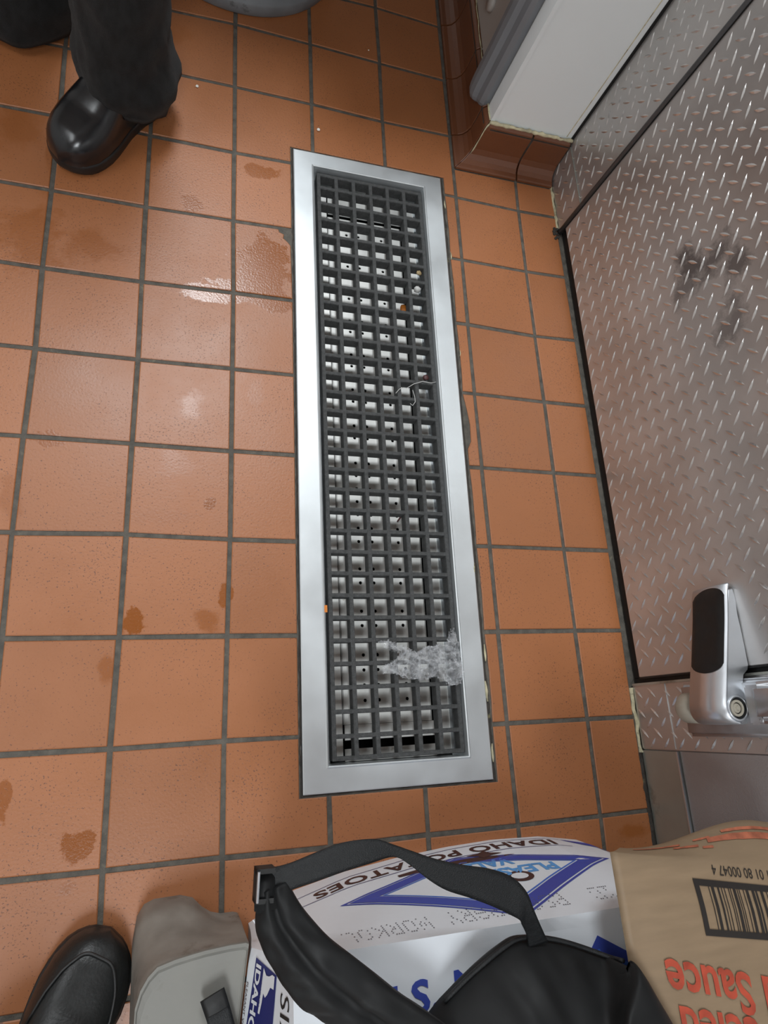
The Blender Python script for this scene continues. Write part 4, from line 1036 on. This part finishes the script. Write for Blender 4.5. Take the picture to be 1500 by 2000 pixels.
for q in ([(a0, b0), (a1, b0), (a1, b0 + fw), (a0, b0 + fw)], [(a0, b1 - fw), (a1, b1 - fw), (a1, b1), (a0, b1)], [(a0, b0 + fw), (a0 + fw, b0 + fw), (a0 + fw, b1 - fw), (a0, b1 - fw)]): flat_poly(bm, q, onk, .02)
link('barcode_frame', bm, M['blackink'], kc)
bm = bmesh.new(); x = a0 + .020; r = random.Random(21)
while x < a1 - .01:
    w_ = r.choice((.0012, .0012, .0026, .0040)); flat_poly(bm, [(x, b0 + fw), (x + w_, b0 + fw), (x + w_, b1 - fw), (x, b1 - fw)], onk, .03); x += w_ + r.choice((.0018, .003, .005))
link('barcode', bm, M['blackink'], kc, kind='stuff')
def ktext(s, size, a, b, m, **kw): return text('lettering', s, size, lambda u, v: onk(a - u, b + v), m, kc, **kw)
ktext('1 01 80 00047 4', .0165, a0 + .122, b0 - .0175, M['blackink'], sx=.82)
sa, sb = khit(1298, 1873)   # right end / top of the word in reading order
bm_ = None
def ktext_fit(s, px_right, size, m, shift=0):
    cu = None
# word ends at the picture's left: e of Sauce
lx, lb = khit(1299, 1873)
def width_of(s, size, off_=0.0, spacing=1.0):
    cu = bpy.data.curves.new('t', 'FONT'); cu.body = s; cu.size = size; cu.offset = off_; cu.space_character = spacing
    ob = bpy.data.objects.new('t', cu); COL.objects.link(ob); dg = bpy.context.evaluated_depsgraph_get(); dg.update(); wv = ob.evaluated_get(dg).dimensions.x; bpy.data.objects.remove(ob); return wv
def kword(s, size, aleft, btop, sx=1.0, slope=0.0):
    W_ = width_of(s, size, .0013) * sx
    return text('lettering', s, size, lambda u, v: onk(aleft + W_ - u, btop + v + slope * (W_ - u), .0018), M['red'], kc, offset=.0013, sx=sx, subdiv=.0)
# letters upside down: baseline is towards the far edge
kword('ed Sauce', .061, lx, lb, sx=.84, slope=.09)
lx2, lb2 = khit(1330, 1966)
kword('Peeled', .061, lx2, lb2, sx=.84, slope=.09)
# red print on the bulging far side
def onfar(u, v): 
    p = kfar(u, v); return p - e2 * .0010 + Vector((0, 0, .0008))
bm = bmesh.new()
r = random.Random(5)
for (u0, u1, v0, v1) in ((.50, .98, .24, .31), (.60, .98, .34, .38), (.42, .52, .30, .33), (.08, .34, .26, .30), (.30, .44, .20, .235), (.46, .52, .17, .20)):
    n = 14; rw = [[bm.verts.new(onfar(lerp(u0, u1, k / n), v_ + r.uniform(-.003, .003))) for k in range(n + 1)] for v_ in (v0, v1)]
    for k in range(n): bm.faces.new((rw[0][k], rw[0][k + 1], rw[1][k + 1], rw[1][k]))
link('red_print', bm, M['fadedred'], kc, kind='stuff')

# ================================================================== BLACK BAG
bg = empty('shoulder_bag', label='black nylon shoulder bag lying across the white carton, straps looped', cat='bag')
outl = [(838, 1975, .300), (878, 1930, .303), (913, 1896, .306), (942, 1871, .31), (968, 1850, .31), (1000, 1829, .31), (1030, 1825, .31), (1065, 1828, .31), (1100, 1836, .312), (1140, 1849, .315), (1180, 1864, .325), (1212, 1872, .350), (1238, 1879, .376), (1258, 1905, .382), (1282, 1948, .384), (1318, 2010, .385), (1370, 2120, .385), (1380, 2300, .37), (1150, 2420, .32), (850, 2400, .30), (760, 2200, .295), (790, 2060, .297)]
op = [bz(a, b, z) for a, b, z in outl]
cen = Vector((.33, -1.80, 0))
bm = bmesh.new()
def smooth_closed(P, n):
    out = []
    m_ = len(P)
    for k in range(m_):
        p0, p1, p2, p3 = P[k - 1], P[k], P[(k + 1) % m_], P[(k + 2) % m_]
        for q in range(n):
            t = q / n; out.append(.5 * ((2 * p1) + (p2 - p0) * t + (2 * p0 - 5 * p1 + 4 * p2 - p3) * t * t + (3 * p1 - p0 - 3 * p2 + p3) * t ** 3))
    return out
ol = smooth_closed(op, 4); nb = len(ol); rows = []
for s, hf in ((.93, -.35), (.985, -.15), (1.0, .0), (.985, .12), (.95, .25), (.88, .42), (.78, .60), (.65, .76), (.5, .88), (.35, .95), (.2, .99), (.08, 1.0)):
    ring_ = []
    for p in ol:
        q = cen + (Vector((p.x, p.y, 0)) - cen) * s
        base_z = p.z; hz = .055 * hf if hf > 0 else (base_z - .288) * hf * 2.2
        nz = noise.noise(Vector((q.x * 22, q.y * 22, 3))) * .012 * max(0, hf) * (1 if hf < .97 else 1) + noise.noise(Vector((q.x * 60 + q.y * 20, q.y * 14, 9))) * .005 * max(0, min(hf, .8))
        z_ = lerp(base_z, .335, 1 - s) + hz + nz if hf >= 0 else max(.2875, base_z + hz)
        dq = Vector((q.x, q.y, 0)) - Vector((A.x, A.y, 0)); det_ = e1.x * e2.y - e1.y * e2.x; onkraft = (dq.x * e2.y - dq.y * e2.x) / det_ > -.012 and (e1.x * dq.y - e1.y * dq.x) / det_ > -.004
        z_ = max(z_, (KZ + .0085) if onkraft else .2885)
        ring_.append(bm.verts.new((q.x, q.y, z_)))
    rows.append(ring_)
for a, b in zip(rows, rows[1:]):
    for k in range(nb): bm.faces.new((a[k], a[(k + 1) % nb], b[(k + 1) % nb], b[k]))
bm.faces.new(rows[-1]); bm.faces.new(rows[0])
link('bag_body', bm, M['nylon'], bg, smooth=True)
# piping along the bag rim
bm = bmesh.new(); tube(bm, [p + Vector((0, 0, .012)) for p in ol[2:44]], .0028, 6); link('piping', bm, M['webbing'], bg, smooth=True)
def ribbon(name, pairs, m, th=.0022, sub=5, crown=0.0, groove=0.0, nc=6):
    P = [(bz(*a), bz(*b)) for a, b in pairs]
    def cr(i, t, w_):
        g = lambda k: P[max(0, min(len(P) - 1, k))][w_]
        p0, p1, p2, p3 = g(i - 1), g(i), g(i + 1), g(i + 2)
        return .5 * ((2 * p1) + (p2 - p0) * t + (2 * p0 - 5 * p1 + 4 * p2 - p3) * t * t + (3 * p1 - p0 - 3 * p2 + p3) * t ** 3)
    st = [(cr(i, q / sub, 0), cr(i, q / sub, 1)) for i in range(len(P) - 1) for q in range(sub)] + [P[-1]]
    bm = bmesh.new(); T, Bt = [], []
    for k, (a, b) in enumerate(st):
        c0 = (st[max(0, k - 1)][0] + st[max(0, k - 1)][1]) / 2; c1 = (st[min(len(st) - 1, k + 1)][0] + st[min(len(st) - 1, k + 1)][1]) / 2
        n = (c1 - c0).cross(b - a)
        if n.length < 1e-7: n = Vector((0, 0, 1))
        n.normalize()
        if n.dot(CAM - (a + b) / 2) < 0: n = -n
        ra, rb = [], []
        for q in range(nc + 1):
            t = q / nc; bump = crown * (1 - abs(2 * t - 1) ** 2.2) - groove * math.exp(-((t - .5) / .09) ** 2)
            if crown: bump += noise.noise(Vector(((a.x + b.x) * 30, t * 5, (a.y + b.y) * 30))) * crown * .35
            p = a.lerp(b, t); ra.append(bm.verts.new(p + n * (th / 2 + bump))); rb.append(bm.verts.new(p - n * (th / 2 + crown * .4 * (1 - abs(2 * t - 1) ** 2))))
        T.append(ra); Bt.append(rb)
    for k in range(len(st) - 1):
        for q in range(nc):
            bm.faces.new((T[k][q], T[k][q + 1], T[k + 1][q + 1], T[k + 1][q])); bm.faces.new((Bt[k][q], Bt[k][q + 1], Bt[k + 1][q + 1], Bt[k + 1][q]))
        bm.faces.new((T[k][0], T[k + 1][0], Bt[k + 1][0], Bt[k][0])); bm.faces.new((T[k][nc], T[k + 1][nc], Bt[k + 1][nc], Bt[k][nc]))
    for k in (0, len(st) - 1): bm.faces.new(T[k] + list(reversed(Bt[k])))
    return link(name, bm, m, bg, smooth=True)
ribbon('webbing_strap', [((509, 1699, .372), (517, 1762, .368)), ((560, 1688, .378), (563, 1740, .374)), ((610, 1668, .382), (615, 1722, .378)), ((655, 1650, .385), (668, 1703, .381)), ((700, 1641, .387), (722, 1686, .382)), ((738, 1640, .387), (768, 1673, .381)), ((768, 1650, .385), (798, 1687, .377)),
        ((805, 1663, .383), (838, 1718, .370)), ((850, 1678, .380), (872, 1738, .366)), ((905, 1690, .377), (915, 1752, .363)), ((955, 1697, .374), (958, 1768, .360)), ((998, 1712, .370), (990, 1783, .356)), ((1026, 1738, .365), (1014, 1796, .353)), ((1042, 1775, .356), (1020, 1808, .345)), ((1058, 1812, .342), (1028, 1826, .334)), ((1070, 1838, .330), (1032, 1850, .325))], M['webbing'])
ribbon('shoulder_pad', [((560, 1720, .372), (505, 1742, .366)), ((585, 1765, .372), (498, 1800, .362)), ((612, 1800, .371), (508, 1840, .358)), ((645, 1835, .369), (530, 1885, .354)), ((690, 1870, .366), (556, 1925, .350)), ((735, 1905, .362), (585, 1962, .346)), ((785, 1945, .358), (620, 1985, .342)), ((835, 1978, .352), (665, 2015, .337)), ((900, 2030, .345), (740, 2080, .332)), ((960, 2120, .335), (820, 2180, .325))], M['nylon'], th=.006, crown=.008, groove=.008, nc=16)
ribbon('strap_tail', [((438, 1928, .170), (391, 1957, .170)), ((444, 1948, .171), (397, 1975, .171)), ((452, 1975, .171), (406, 2003, .171)), ((466, 2030, .170), (420, 2060, .170)), ((480, 2100, .168), (440, 2130, .168))], M['webbing'], th=.003)
ribbon('strap_clip', [((437, 1929, .1745), (393, 1956, .1745)), ((443, 1944, .1755), (398, 1971, .1755)), ((448, 1962, .1745), (403, 1988, .1745))], M['black'], th=.005, crown=.0015)
bm = bmesh.new()   # ladder-lock buckle standing on edge
b0_, b1_ = bz(503, 1694, .374), bz(499, 1762, .364)
ax_ = (b1_ - b0_); bl_ = ax_.length; ax_.normalize(); up_ = Vector((0, 0, 1)); sd_ = ax_.cross(up_).normalized()
for (u0, u1, w0, w1, h0, h1) in ((0, bl_, -.002, .001, -.010, .012), (0, .005, -.002, .016, -.010, .012), (bl_ - .005, bl_, -.002, .016, -.010, .012)):
    box(bm, (u0, w0, h0), (u1, w1, h1), lambda a, b, c: b0_ + ax_ * a + sd_ * (b if sd_.x > 0 else -b) + up_ * c)
bk = link('buckle', bm, M['black'], bg, label='black buckle with a bright metal edge')
bm = bmesh.new(); tube(bm, [b0_ + ax_ * .002 + up_ * .0125, b0_ + ax_ * (bl_ - .002) + up_ * .0125], .0014, 8); link('metal_edge', bm, M['chrome'], bk)
bm = bmesh.new(); c = bz(517, 1735, .366)
box(bm, (-.011, -.020, -.003), (.011, .020, .003), lambda a, b, z: c + Vector((a, b, z + .006))); bmesh.ops.bevel(bm, geom=bm.edges[:], offset=.002, segments=2, affect='EDGES'); link('strap_keeper', bm, M['nylon'], bg, smooth=True)

# ================================================================== PLASTIC FILM AND CRUMBS
fl = [(738, 1252), (760, 1248), (790, 1262), (812, 1272), (830, 1262), (858, 1258), (872, 1258), (878, 1235), (884, 1222), (890, 1240), (893, 1258), (903, 1285), (903, 1315), (897, 1337), (880, 1342), (862, 1330), (850, 1322), (830, 1330), (800, 1328), (770, 1318), (746, 1318), (745, 1300), (768, 1290), (778, 1276), (752, 1268)]
bm = bmesh.new()
pc2 = [bz(a, b, .004) for a, b in fl]
cen = Vector((sum(p.x for p in pc2) / len(pc2), sum(p.y for p in pc2) / len(pc2)))
def infl(x, y):
    ins = False; n = len(pc2)
    for k in range(n):
        a, b = pc2[k], pc2[(k + 1) % n]
        if (a.y > y) != (b.y > y) and x < (b.x - a.x) * (y - a.y) / (b.y - a.y) + a.x: ins = not ins
    return ins
minx, maxx = min(p.x for p in pc2), max(p.x for p in pc2); miny, maxy = min(p.y for p in pc2), max(p.y for p in pc2)
for layer in range(2):
    st_ = .0026; r = random.Random(30 + layer); V = {}
    nx, ny_ = int((maxx - minx) / st_) + 1, int((maxy - miny) / st_) + 1
    for a in range(nx + 1):
        for b in range(ny_ + 1):
            x, y = minx + a * st_, miny + b * st_
            if infl(x, y):
                z_ = -.004 + .009 * layer + (noise.noise(Vector((x * 50 + layer * 9, y * 50, layer))) + .9 * abs(noise.noise(Vector((x * 95 + y * 40, y * 90, layer * 3)))) + .5 * abs(noise.noise(Vector((x * 230, y * 190 + x * 80, layer * 3))))) * .015 + r.uniform(-.0008, .0008)
                z_ = max(z_, GZ + .0012)
                if x > IX1 - .004: z_ = max(z_, .006)
                V[(a, b)] = bm.verts.new((x + r.uniform(-.001, .001), y + r.uniform(-.001, .001), z_))
    for (a, b), v in V.items():
        q = [V.get(k) for k in ((a + 1, b), (a + 1, b + 1), (a, b + 1))]
        if all(q): bm.faces.new((v, q[0], q[1])); bm.faces.new((v, q[1], q[2]))
bmesh.ops.remove_doubles(bm, verts=bm.verts[:], dist=1e-5)
link('plastic_film', bm, M['film'], smooth=True, label='crumpled clear plastic film lying on the near end of the grate', cat='plastic wrap')
def blob(name, px, py, z, r, m, label, cat, sc3=(1, 1, .6), group=None, parent=None):
    c = bz(px, py, z); bm = bmesh.new(); bmesh.ops.create_icosphere(bm, subdivisions=2, radius=r)
    for v in bm.verts: v.co = Vector((v.co.x * sc3[0], v.co.y * sc3[1], v.co.z * sc3[2])) * (1 + .35 * noise.noise(v.co * 400 + Vector((px, py, 0)))) + c
    return link(name, bm, m, smooth=True, label=label, cat=cat, group=group)
blob('crumb', 622, 253, .0028, .0036, M['crumb'], 'white crumb on the tile just above the drain', 'crumb')
blob('crumb', 385, 168, .0018, .0030, M['crumb'], 'white fleck on the tile right of the trouser leg', 'crumb', (1, 1.3, .4))
blob('crumb', 720, 98, .0012, .0016, M['crumb'], 'tiny white speck on the shaded tile near the top', 'crumb')
blob('food_scrap', 789, 603, -.040, .0085, M['scrap'], 'orange food scrap down inside the grate', 'food scrap', (1, 1.2, .5))
blob('food_scrap', 818, 533, -.018, .0060, M['tan'], 'tan food scrap on the right side of the grate', 'food scrap')
blob('food_scrap', 832, 738, -.020, .0065, M['maroon'], 'dark red food scrap under the curled white thread', 'food scrap')
blob('food_scrap', 815, 565, -.020, .0075, M['thread'], 'pale grey lump on the right side of the grate', 'food scrap', (1, 1, 1))
bm = bmesh.new(); c = bz(636, 1189, .0022); box(bm, (c.x - .0028, c.y - .006, .0018), (c.x + .0028, c.y + .006, .0028)); link('vegetable_scrap', bm, M['scrap'], label='small orange scrap on the left inner edge of the drain rim', cat='food scrap')
bm = bmesh.new(); pp = [(852, 746), (842, 748), (825, 745), (808, 750), (795, 758), (788, 757), (780, 760), (773, 768)]
tube(bm, [bz(a, b, GZ + .002 + .003 * math.sin(k * 1.7) ** 2) for k, (a, b) in enumerate(pp)], .0007, 5)
pp = [(806, 762), (810, 775), (811, 785), (806, 792), (801, 788)]
tube(bm, [bz(a, b, GZ + .003) for a, b in pp], .0007, 5); link('thread', bm, M['thread'], smooth=True, label='curled white thread caught on the grate bars', cat='thread')
bm = bmesh.new(); a = bz(779, 1010, PZ + .004); tube(bm, [bz(784, 1008, PZ + .006), bz(776, 1019, PZ + .0015)], .0018, 6); link('twig', bm, M['maroon'], label='short dark sliver on the strainer plate', cat='food scrap')
